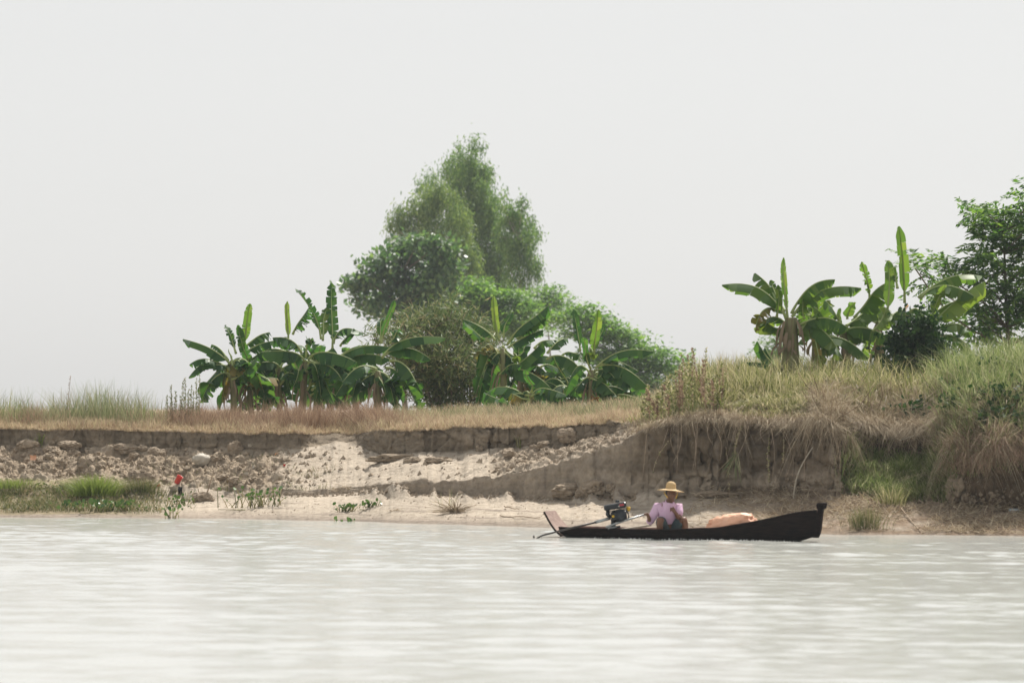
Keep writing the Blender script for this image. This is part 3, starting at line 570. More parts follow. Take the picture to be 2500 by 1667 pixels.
banana('banana plant with the tallest upright leaf of the left group, its edge shredded', 85.2, c6, .2891, (1260, 1200), (1265, 830), [
    ((1285, 660), (1275, 400), (1268, 100), 92, {'tear': .95, 'yaw': -.1}), ((1205, 590), (1190, 450), (1240, 300), 80, {'m': 'banana_bright', 'tear': .5}), ((1295, 620), (1300, 430), (1555, 535), 76, {'tear': .7}), ((1350, 640), (1410, 560), (1470, 490), 40), ((1330, 750), (1490, 600), (1770, 650), 84, {'dy': -.4, 'tear': .22}), ((1320, 800), (1500, 650), (1780, 750), 90, {'dy': -.5, 'tear': .22}),
    ((1110, 1010), (1220, 930), (1440, 1160), 88, {'dy': -.5}), ((1090, 1060), (1190, 1000), (1290, 1150), 34), ((1300, 790), (1480, 770), (1660, 1060), 120), ((1290, 800), (1430, 840), (1490, 1060), 100), ((1270, 820), (1180, 820), (1130, 1000), 90), ((1300, 770), (1430, 620), (1600, 630), 60), ((1540, 1000), (1560, 1040), (1545, 1110), 50, {'m': 'banana_young'})], BG1, sr=.095)
banana('banana plant touching the thicket, with long leaves bowing to the ground on its right', 82.8, c6, .2891, (1655, 1200), (1665, 850), [
    ((1700, 740), (1870, 500), (2240, 570), 86, {'dy': -.2, 'tear': .22}), ((1700, 730), (1880, 570), (2115, 750), 92, {'tear': .22}), ((1770, 760), (1930, 730), (2050, 1060), 100, {'dy': -.6}), ((1740, 820), (1880, 800), (2020, 1200), 105, {'dy': -.3}), ((1700, 620), (1740, 430), (1812, 255), 48, {'tear': .6}), ((1692, 600), (1670, 430), (1725, 390), 60, {'tear': .5}), ((1770, 610), (1820, 550), (1850, 490), 56),
    ((1650, 860), (1700, 900), (1740, 1050), 40), ((1640, 1130), (1730, 1000), (1870, 1060), 60), ((1660, 850), (1800, 880), (1880, 1120), 80), ((1650, 860), (1580, 840), (1540, 1000), 80), ((1750, 1090), (1850, 1080), (1920, 1220), 70)], BG1, sr=.11)
banana('banana plant with a lime green new leaf standing straight up beside the thicket', 84.8, c7, .2891, (515, 1050), (505, 520), [
    ((480, 430), (440, 300), (432, 82), 64, {'m': 'banana_young', 'tear': .05, 'yaw': .1}), ((445, 450), (350, 320), (175, 272), 76), ((400, 455), (300, 420), (185, 300), 60), ((515, 430), (510, 310), (592, 222), 72, {'tear': .35}), ((640, 480), (670, 400), (715, 305), 80, {'m': 'banana_young', 'tear': .22}), ((545, 490), (700, 280), (888, 165), 84), ((630, 440), (730, 340), (872, 265), 72), ((560, 510), (690, 410), (845, 365), 72),
    ((470, 760), (540, 630), (665, 660), 66), ((540, 690), (720, 660), (915, 855), 108, {'dy': -.5, 'tear': .22}), ((520, 550), (600, 600), (650, 760), 84), ((500, 560), (440, 560), (400, 640), 60), ((600, 560), (630, 560), (650, 640), 56, {'m': 'banana_young'}), ((510, 840), (600, 830), (665, 1000), 66), ((510, 860), (560, 900), (640, 1040), 90)], BG2, sr=.095)
banana('low young banana plant in front, between the two taller ones right of the thicket', 83.2, c7, .2891, (735, 1060), (742, 900), [
    ((745, 930), (850, 860), (1015, 925), 80), ((745, 930), (830, 790), (1045, 915), 84), ((735, 920), (630, 860), (520, 960), 60), ((740, 940), (800, 940), (850, 1050), 80), ((735, 920), (690, 900), (650, 1040), 70), ((745, 920), (900, 950), (960, 1060), 80), ((740, 900), (760, 800), (700, 700), 60)], BG2, husk=False, sr=.07)
banana('banana plant half hidden behind, with pale leaf stalks forking from a short stem', 86.2, c7, .2891, (1085, 1050), (1075, 830), [
    ((880, 610), (1020, 500), (1215, 755), 96, {'dy': -.4}), ((885, 560), (960, 440), (1055, 430), 64), ((775, 520), (850, 420), (985, 450), 62), ((1010, 580), (1080, 530), (1160, 570), 62), ((825, 680), (910, 630), (1000, 700), 66), ((1070, 850), (1010, 720), (940, 590), 40), ((1080, 840), (1130, 760), (1160, 740), 60), ((1065, 850), (980, 800), (900, 900), 80), ((1080, 860), (1160, 900), (1180, 1020), 80), ((1060, 860), (1000, 900), (940, 1050), 90)], BG2)
banana('right-hand banana plant of the middle group, with an orange dead leaf at its foot', 84.0, c7, .2891, (1220, 1050), (1262, 700), [
    ((1285, 600), (1285, 420), (1312, 198), 74, {'m': 'banana_bright', 'tear': .4}), ((1165, 540), (1150, 400), (1108, 188), 66, T6), ((1310, 490), (1340, 400), (1370, 315), 60, T6), ((1300, 680), (1440, 490), (1778, 550), 80, {'dy': -.4, 'tear': .22}), ((1340, 660), (1470, 570), (1655, 715), 66), ((1290, 680), (1480, 580), (1735, 850), 108, {'dy': -.5, 'tear': .22}), ((1285, 710), (1380, 660), (1455, 775), 76), ((1340, 770), (1480, 700), (1590, 850), 70),
    ((1250, 770), (1340, 770), (1440, 905), 96), ((1250, 520), (1275, 540), (1285, 610), 80, {'m': 'banana_young', 'tear': .3}), ((1420, 940), (1560, 880), (1725, 965), 66, {'m': 'banana_bright'}), ((1420, 950), (1490, 900), (1560, 1015), 50), ((1250, 890), (1300, 910), (1310, 1000), 52, {'m': 'banana_dead', 'tear': .8}), ((1260, 760), (1180, 760), (1120, 880), 90), ((1270, 780), (1420, 820), (1500, 1000), 80), ((1255, 690), (1200, 560), (1190, 430), 60)], BG2, sr=.095)
banana('banana plant on a thick shaggy stem, leftmost on the high right bank', 73.5, c8, .3252, (575, 1400), (585, 1000), [
    ((560, 1010), (400, 690), (68, 755), 88, {'dy': -.1, 'tear': .25}), ((560, 1040), (490, 780), (333, 658), 84, {'tear': .5}), ((560, 1000), (530, 780), (530, 552), 44, {'tear': .8}), ((475, 950), (380, 850), (308, 1110), 72, {'m': 'banana_worn', 'tear': .9}), ((590, 970), (690, 710), (905, 718), 78, {'tear': .5}), ((600, 990), (750, 720), (1108, 780), 92, {'tear': .6, 'dy': -.2}), ((690, 1010), (665, 930), (672, 862), 64), ((540, 950), (470, 830), (445, 715), 50), ((480, 1000), (500, 900), (480, 760), 60),
    ((640, 1060), (820, 930), (1008, 1085), 96, {'dy': -.6, 'tear': .22}), ((650, 1080), (830, 990), (965, 1320), 100, {'dy': -.6, 'tear': .25}), ((800, 1170), (990, 1090), (1160, 1310), 80, {'dy': -.3, 'm': 'banana_bright', 'tear': .25}), ((700, 1050), (770, 1100), (800, 1400), 60, {'m': 'banana_worn'})], BG3, 'banana_bright', sr=.19, fill=4)
banana('banana plant with big low leaves, second from left on the high right bank', 74.4, c8, .3252, (1000, 1420), (985, 1080), [
    ((960, 1040), (900, 930), (828, 868), 92), ((1180, 870), (1160, 720), (1104, 588), 62, T6), ((1060, 1000), (1160, 830), (1322, 728), 124, {'tear': .35}), ((1010, 1010), (1015, 950), (1052, 888), 70), ((950, 1120), (1110, 1010), (1312, 1160), 96, {'dy': -.5, 'tear': .25}), ((1280, 1140), (1440, 1040), (1442, 1335), 74, {'dy': -.4}), ((1000, 1060), (1090, 950), (1292, 950), 92, {'tear': .35}), ((970, 1070), (870, 1010), (760, 920), 70), ((990, 1090), (1080, 1090), (1150, 1200), 80), ((975, 1080), (930, 1000), (960, 930), 30), ((1000, 1080), (1070, 1010), (1110, 1000), 70, {'m': 'banana_bright'})], BG3, 'banana_bright', sr=.11, fill=4)
banana('banana plant by the overgrown stump, with the tallest upright leaf on the right bank', 73.2, c8, .3252, (1445, 1400), (1448, 960), [
    ((1442, 890), (1430, 600), (1372, 328), 80, {'tear': .25, 'yaw': .1}), ((1310, 980), (1340, 780), (1322, 570), 74), ((1385, 780), (1390, 640), (1308, 568), 50, T6), ((1290, 1040), (1360, 950), (1455, 938), 84, {'m': 'banana_bright'}), ((1200, 1100), (1270, 1040), (1292, 930), 76, {'m': 'banana_young', 'tear': .5}), ((1430, 960), (1440, 920), (1448, 900), 24, {'m': 'banana_dead'}), ((1460, 970), (1530, 900), (1590, 960), 60, {'tear': .8})], BG3, 'banana_bright', sr=.11, fill=2)
banana('rightmost banana plant, its broad backlit leaves arching in front of the dark tree', 74.8, c8, .3252, (1655, 1380), (1640, 1040), [
    ((1540, 850), (1720, 650), (2022, 688), 96, {'tear': .35}), ((1555, 860), (1720, 670), (1942, 845), 100, {'dy': -.5, 'tear': .35}), ((1640, 1050), (1790, 870), (2020, 735), 120, {'m': 'banana_young', 'tear': .4}), ((1600, 1010), (1720, 900), (1900, 860), 110), ((1680, 1080), (1820, 980), (1932, 1145), 90, {'tear': .35}), ((1720, 1140), (1850, 1110), (1935, 1260), 84, {'tear': .35}), ((1640, 1040), (1650, 900), (1730, 760), 70, {'m': 'banana_young'}), ((1630, 1050), (1560, 950), (1500, 930), 70)], BG3, 'banana_bright', sr=.11, fill=0)
banana('small banana sucker sprouting left of the shaggy stem on the right bank', 72.6, c8, .3252, (465, 1400), (462, 1350), [
    ((462, 1360), (390, 1290), (328, 1178), 58, {'tear': .2, 'up': False}), ((455, 1375), (390, 1330), (265, 1332), 44, {'tear': .22}), ((462, 1370), (450, 1300), (400, 1220), 40, {'tear': .22})], BG3, husk=False, sr=.04, name='banana_sucker', fill=0)
def crown_leaves(tx, ty, n, L0, L1, w0=74, w1=98):
    out = []
    for k in range(n):
        a = math.radians(-82+164*(k+rng.uniform(.2, .8))/n); L_ = rng.uniform(L0, L1); sg = math.sin(a); up_ = math.cos(a)
        p1 = (tx+sg*L_*.55, ty-(.25+.65*up_)*L_*rng.uniform(.75, 1)); p2 = (tx+sg*L_*(1+.1*abs(sg)), ty-L_*(up_*1.05-.38*abs(sg)*rng.uniform(.3, 1.5)))
        out.append(((tx+sg*8, ty-rng.uniform(0, 30)), p1, p2, rng.uniform(w0, w1), {'dy': rng.uniform(-.3, 1.0)}))
    return out
banana('banana plant standing back between the lime-leaved plant and the forking one, mostly leaves', 87.0, c7, .2891, (650, 1050), (655, 700), crown_leaves(655, 700, 9, 190, 310), BG2)
banana('low bushy banana plant behind the forking one, its leaves filling the gap', 87.6, c7, .2891, (905, 1050), (910, 800), crown_leaves(910, 800, 9, 180, 290), BG2)
banana('banana plant at the right end of the middle group, leaning over the grass', 86.6, c7, .2891, (1400, 1050), (1395, 830), crown_leaves(1395, 830, 8, 150, 260), BG2)
banana('short banana plant just left of the thicket behind the longest bowing leaves', 86.8, c6, .2891, (1470, 1200), (1475, 880), crown_leaves(1475, 880, 9, 170, 300), BG1)
banana('shaded banana plant between the second and third plants of the left group', 87.2, c6, .2891, (700, 1200), (705, 900), crown_leaves(705, 900, 8, 150, 270), BG1)
banana('banana plant set back behind the tall fringed leaf of the left group', 87.4, c6, .2891, (1140, 1200), (1145, 820), crown_leaves(1145, 820, 9, 180, 310), BG1)
banana('banana plant showing between the shaggy stem and the big low leaves on the right bank', 75.6, c8, .3252, (760, 1400), (765, 1030), crown_leaves(765, 1030, 8, 130, 230, 66, 88), BG3, 'banana_bright', fill=4)
banana('banana plant showing just left of the overgrown stump, behind the crossing leaves', 75.9, c8, .3252, (1230, 1400), (1235, 1050), crown_leaves(1235, 1050, 8, 130, 240, 66, 88), BG3, 'banana_bright', fill=4)
# creeper-covered stump
b0 = P(*c8(1540, 1480), 72.4)
st = empty('overgrown_stump', b0, 'dark stump smothered in ivy-like creeper below the rightmost banana leaves', 'stump')
g = Geo(); z = np.linspace(0, 1, 8)[:, None]
for x_, y_, tx_ in ((1540, 1480, 1520), (1600, 1490, 1600), (1440, 1470, 1450)):
    g.tube(P(*c8(x_, y_), 72.5)*(1-z)+P(*c8(tx_, 1060), 72.5)*z, np.linspace(.11, .06, 8), 8)
g.build('trunk', M['bark'], st)
g = Geo()
for (x_, y_, r_) in [(1480, 1070, 60), (1560, 1060, 60), (1640, 1100, 60), (1420, 1150, 70), (1530, 1150, 90), (1650, 1180, 80), (1700, 1240, 60), (1380, 1240, 60), (1470, 1260, 70), (1580, 1270, 80), (1720, 1310, 45), (1330, 1300, 50), (1755, 1260, 30), (1750, 1380, 25), (1350, 1200, 35), (1590, 1030, 30), (1450, 1020, 30), (1430, 1360, 90), (1530, 1380, 90), (1620, 1340, 60), (1490, 1440, 60)]:
    r = r_*.3252*72.4/F; c = P(*c8(x_, y_), 72.4); c[1] += rng.uniform(-.3, .25); leaf_cloud(g, 'vine', c, np.array([r, r, r*1.15]), int(110*r*r)+4, 26)
g.build('creeper', M['vine'], st, smooth=False)

# ------------------------------------------------------------------ grasses
def scatter(n, pxa, pxb, va, vb, dens=None):
    px = rng.uniform(pxa, pxb, n); v = rng.uniform(va, vb, n)
    if dens is not None: k = rng.random(n) < dens(px, v); px, v = px[k], v[k]
    return px, v, tpos(px, v)
def patch(p, sc_, seed): return fbm(p*sc_, 3, seed)
def lean(n, s=.35, bias=(-.05, -.05)): return rng.normal(size=(n, 2))*s+np.array(bias)
# 1 dry grass along the top of the low bank
g = Geo()
px, v, p = scatter(52000, -330, 1640, 5.0, 5.55)
hh = .10+.16*np.clip(patch(p, 1.2, 61)+.4, 0, 1)+.16*np.clip((v-5.02)/.10, 0, 1)*np.clip(patch(p, .6, 63)+.55, 0, 1)
add_blades(g, p, hh*rng.uniform(.6, 1.25, len(p)), lean(len(p), .42), rng.uniform(.005, .011, len(p)))
px, v, p = scatter(16000, -330, 1640, 5.5, 6.15)
add_blades(g, p, rng.uniform(.2, .5, len(p)), lean(len(p), .35), rng.uniform(.008, .016, len(p)))
# fringe hanging over the lip
px, v, p = scatter(6000, -330, 1500, 4.93, 5.02)
add_blades(g, p, rng.uniform(.06, .16, len(p)), np.stack([rng.normal(size=len(p))*.5, -rng.uniform(.3, 1.4, len(p))], -1), .007, droop=.6)
tag(g.build('dry_grass', M['drygrass'], smooth=False), 'dry tan grass along the top of the low bank', 'grass', kind='stuff')
# 2 russet stalks behind it
g = Geo()
def bumps(px):
    return np.interp(px, [-300, 40, 60, 90, 130, 200, 300, 330, 400, 430, 480, 560, 640, 700, 800, 900, 960, 1010, 1100], [.2, .2, .5, .6, .3, .15, .2, .4, .4, .8, .75, .7, .6, .8, .9, .85, .5, .12, 0])
px, v, p = scatter(30000, -330, 1120, 5.08, 5.42, lambda x, v: bumps(x))
hb = bumps(px); add_blades(g, p, (.24+.38*hb*(1+.5*patch(p, 1.5, 62)))*rng.uniform(.4, 1.25, len(p)), lean(len(p), .42), rng.uniform(.005, .010, len(p)))
px, v, p = scatter(2600, -330, 1120, 5.1, 5.42, lambda x, v: bumps(x)); add_blades(g, p, rng.uniform(.4, .8, len(p)), lean(len(p), .3), rng.uniform(.004, .007, len(p)))
tag(g.build('russet_weeds', M['rustgrass'], smooth=False), 'reddish brown dried weeds at the feet of the left banana plants', 'weeds', kind='stuff')
# 3 green weeds at the left
g = Geo()
def lw(px): return np.interp(px, [-330, 20, 90, 150, 230, 330, 390, 430, 470], [.8, .8, .5, .9, 1, .9, .6, .3, 0])
px, v, p = scatter(13000, -330, 470, 5.08, 5.5, lambda x, v: lw(x)*np.clip(.55+patch(tpos(x, v), 1.6, 68)*1.2, .1, 1))
add_blades(g, p, 0.80*lw(px)*(1+.5*patch(p, 1.3, 65))*rng.uniform(.3, 1.3, len(p)), lean(len(p), .3), rng.uniform(.005, .011, len(p)))
px, v, p = scatter(5000, 900, 1640, 5.3, 5.9)
add_blades(g, p, rng.uniform(.2, .5, len(p)), lean(len(p), .3), rng.uniform(.006, .012, len(p)))
k = rng.integers(0, 5000, 1)
tag(g.build('green_weeds', M['greyweed'], smooth=False), 'grey-green weeds and grass standing on the low bank', 'weeds', kind='stuff')
# 4 hill grass: clumps of unlike height, lean and colour, dry and green mixed
def hillh(px, v): return .13+.12*np.clip((v-4)/1.2, 0, 1)+np.interp(px, [1600, 1640, 1720, 2000, 2260, 2330, 2500], [.06, .12, .02, .0, .03, .12, .16])*np.clip((v-3.9)/.8, 0, 1)
def clumps(g, n, per, pxa, pxb, va, vb, dens, hf, wid, rad=.16, bias=(-.1, -.3), dr=.3, sl=.55):
    px, v, p = scatter(n, pxa, pxb, va, vb, dens); m_ = len(p); k = rng.poisson(per, m_)+2; ii = np.repeat(np.arange(m_), k); N_ = len(ii)
    off = rng.normal(size=(N_, 3))*np.array([rad, rad*.7, 0]); j_ = np.clip(px[ii]+off[:, 0]*F/p[ii, 1], -330, 2790); vv = np.clip(v[ii]+off[:, 1]*.35, va, vb); q_ = tpos(j_, vv)
    cl = rng.normal(size=(m_, 2))*sl+np.array(bias); ch = hf(px, v)*rng.uniform(.45, 1.55, m_)
    add_blades(g, q_-np.array([0, 0, .015]), ch[ii]*rng.uniform(.5, 1.15, N_), cl[ii]+off[:, :2]/rad*.28+rng.normal(size=(N_, 2))*.15, wid*rng.uniform(.6, 1.4, N_), droop=dr)
hd = lambda x, v: np.clip((x-1620)/60-.5*(v < 3.9), .15, 1)*np.where((v < 4.3) & (x > 2000) & (x < 2300), .12, 1)*np.clip(.75+.9*patch(tpos(x, v), 1.0, 64), .12, 1)
g = Geo(); clumps(g, 2900, 24, 1560, 2790, 3.25, 5.5, hd, hillh, .0135)
px, v, p = scatter(6000, 1700, 2800, 5.4, 6.0); add_blades(g, p, rng.uniform(.25, .6, len(p)), lean(len(p), .4), rng.uniform(.008, .016, len(p)))
px, v, p = scatter(5000, 1640, 2300, 4.4, 5.5, lambda x, v: np.clip(.3+patch(tpos(x, v), 1.3, 66)*1.4, 0, 1)); add_blades(g, p, rng.uniform(.35, .75, len(p)), lean(len(p), .38, (-.1, -.1)), rng.uniform(.007, .012, len(p)), droop=.35)
tag(g.build('hillside_grass', M['greengrass'], smooth=False), 'green and yellowing grass covering the high right bank', 'grass', kind='stuff')
g = Geo(); clumps(g, 1700, 22, 1560, 2500, 3.02, 5.2, lambda x, v: np.clip(1.25-(v-3)*.55+.8*patch(tpos(x, v), 1.1, 67), .05, 1)*np.where((x > 2060) & (x < 2325) & (v < 3.95), .06, 1), lambda x, v: hillh(x, v)*.95, .008, bias=(-.1, -.55), dr=.5, sl=.75)
clumps(g, 420, 20, 2070, 2325, 2.15, 3.0, None, lambda x, v: .22+0*x, .008, bias=(-.05, -.4), dr=.5, sl=.7)
clumps(g, 700, 20, 2320, 2790, 2.95, 5.2, None, lambda x, v: .42+0*x, .010, bias=(-.15, -.35), dr=.4, sl=.5)
tag(g.build('hillside_straw', M['straw'], smooth=False), 'dry straw mixed through the grass of the high right bank', 'grass', kind='stuff')
# 5 straw fringe on the edge of the high scarp and tangled dead stalks
g = Geo()
px, v, p = scatter(14000, 1540, 2330, 2.93, 3.35, lambda x, v: np.interp(x, [1540, 1620, 1950], [.15, .5, 1])*np.clip(.6+patch(tpos(x, v), 1.5, 69)*1.5, .05, 1)*np.interp(v, [3.1, 3.35], [1, .3])*np.where((x > 2065) & (x < 2325), 0, 1))
add_blades(g, p, rng.uniform(.10, .34, len(p)), np.stack([rng.normal(size=len(p))*.7, -rng.uniform(.1, 1.7, len(p))], -1), rng.uniform(.005, .009, len(p)), droop=.75)
for _ in range(85):                                # swags of dead grass falling over the face
    x0 = rng.uniform(1570, 2480) if rng.random() < .3 else rng.uniform(1950, 2480); v0 = 4.0 if 2070 < x0 < 2315 else 3.0; n_ = int(rng.integers(14, 46)); px = x0+rng.normal(size=n_)*9; p = tpos(px, v0+rng.uniform(-.04, .10, n_)); a0 = rng.normal()*.45
    add_blades(g, p, rng.uniform(.2, .9)*rng.uniform(.5, 1.1, n_), np.stack([a0+rng.normal(size=n_)*.25, -rng.uniform(.35, .8, n_)], -1), rng.uniform(.005, .010, n_), seg=4, droop=2.2)
px, v, p = scatter(5000, 2060, 2330, 3.9, 4.2); add_blades(g, p, rng.uniform(.10, .38, len(p)), np.stack([rng.normal(size=len(p))*.7, -rng.uniform(.1, 1.8, len(p))], -1), rng.uniform(.005, .010, len(p)), droop=.8)
px, v, p = scatter(11000, 1980, 2330, 3.05, 4.9, lambda x, v: np.where((x > 2065) & (v < 4.0), 0, 1))
add_blades(g, p, rng.uniform(.15, .42, len(p)), lean(len(p), .9, (0, -.3)), rng.uniform(.005, .010, len(p)), droop=.5)
px, v, p = scatter(420, 1990, 2320, 3.1, 4.9, lambda x, v: np.where((x > 2065) & (v < 4.0), 0, 1))
for q in p[:170]:
    a = rng.uniform(0, math.pi); d_ = np.array([math.cos(a), rng.normal()*.3-.2, math.sin(a)*.9]); L_ = rng.uniform(.2, .65); g.tube([q-d_*.1, q+d_*L_*.5+rng.normal(size=3)*.03, q+d_*L_], [.009, .008, .005], 4)
tag(g.build('dead_stalks', M['straw'], smooth=False), 'tangle of bleached dead stalks and straw on the edge of the high bank', 'straw', kind='stuff')
# 6 reeds at the right edge and green grass on the slumped earth below
g = Geo()
px, v, p = scatter(16000, 2290, 2800, 2.6, 5.6, lambda x, v: np.clip((x-2280)/50, 0, 1)*np.where(v < 3.0, .5, 1))
add_blades(g, p, (.30+.22*np.clip(v-3, 0, 2))*rng.uniform(.4, 1.3, len(p)), lean(len(p), .42, (-.12, -.3)), rng.uniform(.007, .014, len(p)), droop=.3)
px, v, p = scatter(3000, 2250, 2800, 4.6, 5.6); add_blades(g, p, rng.uniform(.35, .72, len(p)), lean(len(p), .35, (.15, -.1)), rng.uniform(.008, .014, len(p)), droop=.35)
px, v, p = scatter(17000, 2060, 2335, 2.1, 3.02, lambda x, v: np.clip(patch(tpos(x, v), 2.2, 71)+.65, 0, 1)*np.interp(x, [2060, 2120], [.3, 1]))
add_blades(g, p, rng.uniform(.10, .34, len(p)), lean(len(p), .5, (0, -.3)), rng.uniform(.007, .013, len(p)))
tag(g.build('bank_reeds', M['reed'], smooth=False), 'long fresh reeds and grass on the slumped earth at the right', 'reeds', kind='stuff')
g = Geo()
px, v, p = scatter(7000, 2280, 2800, 2.7, 3.5, lambda x, v: np.clip((x-2290)/40, 0, 1))
add_blades(g, p, rng.uniform(.25, .55, len(p)), np.stack([rng.normal(size=len(p))*.4-.1, -rng.uniform(.3, 1.3, len(p))], -1), rng.uniform(.006, .010, len(p)), droop=1.0)
tag(g.build('russet_fringe', M['rustgrass'], smooth=False), 'russet dead grass hanging over the dark hollow at the right edge', 'grass', kind='stuff')
g = Geo()
for (x_, y_, r_) in [(2345, 935, 26), (2380, 925, 30), (2420, 940, 30), (2460, 930, 30), (2350, 970, 26), (2400, 985, 30), (2450, 1000, 40), (2490, 960, 40), (2335, 1000, 18), (2480, 1060, 36), (2430, 1040, 30), (2540, 980, 60), (2240, 1010, 12), (2200, 1020, 10), (2320, 945, 20)]:
    c, v_ = tat(x_, y_, 3.0, 5.4); r = r_*c[1]/F; leaf_cloud(g, 'vine', c+np.array([0, -.12, .08]), np.array([r, .22, r]), int(150*r*r)+3, 22)
tag(g.build('creeper_leaves', M['vine'], smooth=False), 'dark leafy creeper sprawling through the reeds at the right edge', 'creeper', kind='stuff')
# 7 low greenery by the water at the left
g = Geo()
px, v, p = scatter(30000, -330, 480, 1.22, 2.55, lambda x, v: np.clip(patch(tpos(x, v), 1.4, 81)*1.3+.62, 0, 1)*np.interp(x, [200, 360, 470], [1, .35, .06])*np.interp(v, [1.22, 1.5], [.5, 1]))
add_blades(g, p, rng.uniform(.05, .16, len(p)), lean(len(p), .6), rng.uniform(.006, .014, len(p)))
px, v, p = scatter(2600, -330, 480, 1.25, 2.6, lambda x, v: np.interp(x, [230, 400], [1, .2])*np.clip(patch(tpos(x, v), 1.7, 83)*1.5+.5, 0, 1))
add_leaves(g, p+np.array([0, 0, .05]), rng.normal(size=(len(p), 3))*np.array([1, 1, .6])+np.array([0, -.2, .5]), rng.uniform(.05, .10, len(p)), rng.uniform(.025, .05, len(p)))
px, v, p = scatter(4000, 150, 900, 2.9, 3.9, lambda x, v: np.clip(patch(tpos(x, v), 1.6, 85)*1.6-.05, 0, 1))
add_blades(g, p, rng.uniform(.04, .13, len(p)), lean(len(p), .6), rng.uniform(.005, .01, len(p)))
tag(g.build('low_greenery', M['mixweed'], smooth=False), 'patchy low grass and weeds on the mud at the left waterside', 'ground cover', kind='stuff')
# 8 washed up straw litter
g = Geo()
px, v, p = scatter(26000, 1650, 2800, 1.06, 2.1, lambda x, v: np.interp(x, [1650, 1850, 2000], [.1, .6, 1])*np.clip(patch(tpos(x, v), 1.7, 91)*1.3+.55, 0, 1))
n = len(p); D = rng.normal(size=(n, 3))*np.array([1, .8, .25])+np.array([0, 0, .25]); add_leaves(g, p+np.array([0, 0, .01]), D, rng.uniform(.06, .26, n), rng.uniform(.007, .014, n))
px, v, p = scatter(5500, 150, 860, 2.1, 3.9, lambda x, v: np.clip(patch(tpos(x, v), 1.3, 93)*1.4+.25, 0, 1))
n = len(p); D = rng.normal(size=(n, 3))*np.array([1, .8, .3])+np.array([0, 0, .25]); add_leaves(g, p+np.array([0, 0, .01]), D, rng.uniform(.04, .14, n), rng.uniform(.005, .010, n))
px, v, p = scatter(900, 1250, 1750, 1.1, 1.9, lambda x, v: np.clip(patch(tpos(x, v), 1.7, 95)*1.6, 0, 1))
n = len(p); add_leaves(g, p+np.array([0, 0, .01]), rng.normal(size=(n, 3))*np.array([1, .4, .1]), rng.uniform(.05, .2, n), .008)
tag(g.build('straw_litter', M['straw'], smooth=False), 'washed up straw and twigs strewn over the muddy shore', 'litter', kind='stuff')
# 9 crumbs of earth
g = Geo()
def crumb(g, c, r, seed):
    o = np.array([(1, 0, 0), (-1, 0, 0), (0, 1, 0), (0, -1, 0), (0, 0, 1), (0, 0, -1)], float)*r*rng.uniform(.6, 1.2, (6, 1))
    f = [(0, 2, 4), (2, 1, 4), (1, 3, 4), (3, 0, 4), (2, 0, 5), (1, 2, 5), (3, 1, 5), (0, 3, 5)]; a = rng.uniform(0, 6.28); ca, sa = math.cos(a), math.sin(a)
    o = o@np.array([(ca, sa, 0), (-sa, ca, 0), (0, 0, 1)]); g.add(o+c, None, f)
def cr_d(x, v): return np.interp(x, [-300, 700, 840, 1200, 1260, 1480, 1560], [1, .5, .10, .10, .7, .7, .2])
px, v, p = scatter(5200, -320, 1560, 3.05, 3.98, cr_d)
for q in p: crumb(g, q, rng.uniform(.012, .045) if rng.random() < .85 else rng.uniform(.045, .085), 0)
px, v, p = scatter(700, 600, 1560, 1.9, 2.06)
for q in p: crumb(g, q, rng.uniform(.012, .05), 0)
px, v, p = scatter(900, 1880, 2500, 1.6, 2.3)
for q in p: crumb(g, q, rng.uniform(.012, .06), 0)
px, v, p = scatter(260, 500, 1700, 1.15, 1.95)
for q in p: crumb(g, q, rng.uniform(.008, .025), 0)
tag(g.build('earth_crumbs', M['clod'], smooth=False), 'small crumbs of fallen earth scattered below the scarps', 'crumbs', kind='stuff')

# ------------------------------------------------------------------ boat
M['hull'] = solid('tarred_wood', (.017, .010, .008), (.006, .004, .004), 7, .8, 0, .25, (.6, 3, 6), .05)
M['stern'] = solid('worn_red_wood', (.36, .26, .215), (.24, .16, .135), 5, .8, 0, .2, (1, 4, 4))
M['hull_in'] = solid('red_brown_wood', (.19, .10, .075), (.10, .055, .042), 6, .7, 0, .2, (1, 4, 4))
M['pale_wood'] = solid('pale_plank', (.46, .41, .33), (.30, .26, .20), 9, .8, 0, .2, (1, 5, 5))
M['skin'] = solid('brown_skin', (.17, .085, .05), (.13, .062, .036), 6, .5)
M['hair'] = solid('black_hair', (.012, .010, .009), (.006, .005, .005), 20, .6)
M['shorts'] = solid('teal_shorts', (.055, .085, .092), (.028, .046, .052), 6, .85)
M['hat'] = solid('straw_hat', (.56, .40, .20), (.42, .28, .13), 22, .75, 0, .4, (1, 1, 6))
M['yellow'] = solid('yellow_plastic', (.62, .40, .04), (.50, .30, .03), 8, .5)
M['engine'] = solid('black_enamel', (.018, .021, .026), (.010, .011, .013), 9, .35, .1)
M['engine2'] = solid('dark_metal', (.05, .055, .062), (.02, .022, .025), 12, .4, .6)
M['steel'] = solid('grey_pipe', (.40, .42, .42), (.26, .28, .28), 10, .4, .7)
M['rod'] = solid('dark_rod', (.055, .045, .04), (.03, .024, .022), 10, .5, .3)
M['redmark'] = solid('red_mark', (.35, .04, .05), (.25, .03, .04), 5, .5)
M['tarp'] = solid('orange_sack', (.80, .50, .36), (.66, .33, .20), 5, .6, 0, .9)
M['white'] = solid('off_white', (.50, .45, .38), (.34, .30, .24), 7, .7, 0, .2)
M['red'] = solid('red_plastic', (.62, .05, .035), (.5, .035, .025), 6, .4)
M['foam'] = solid('foam', (.8, .8, .78), (.6, .6, .57), 20, .7)
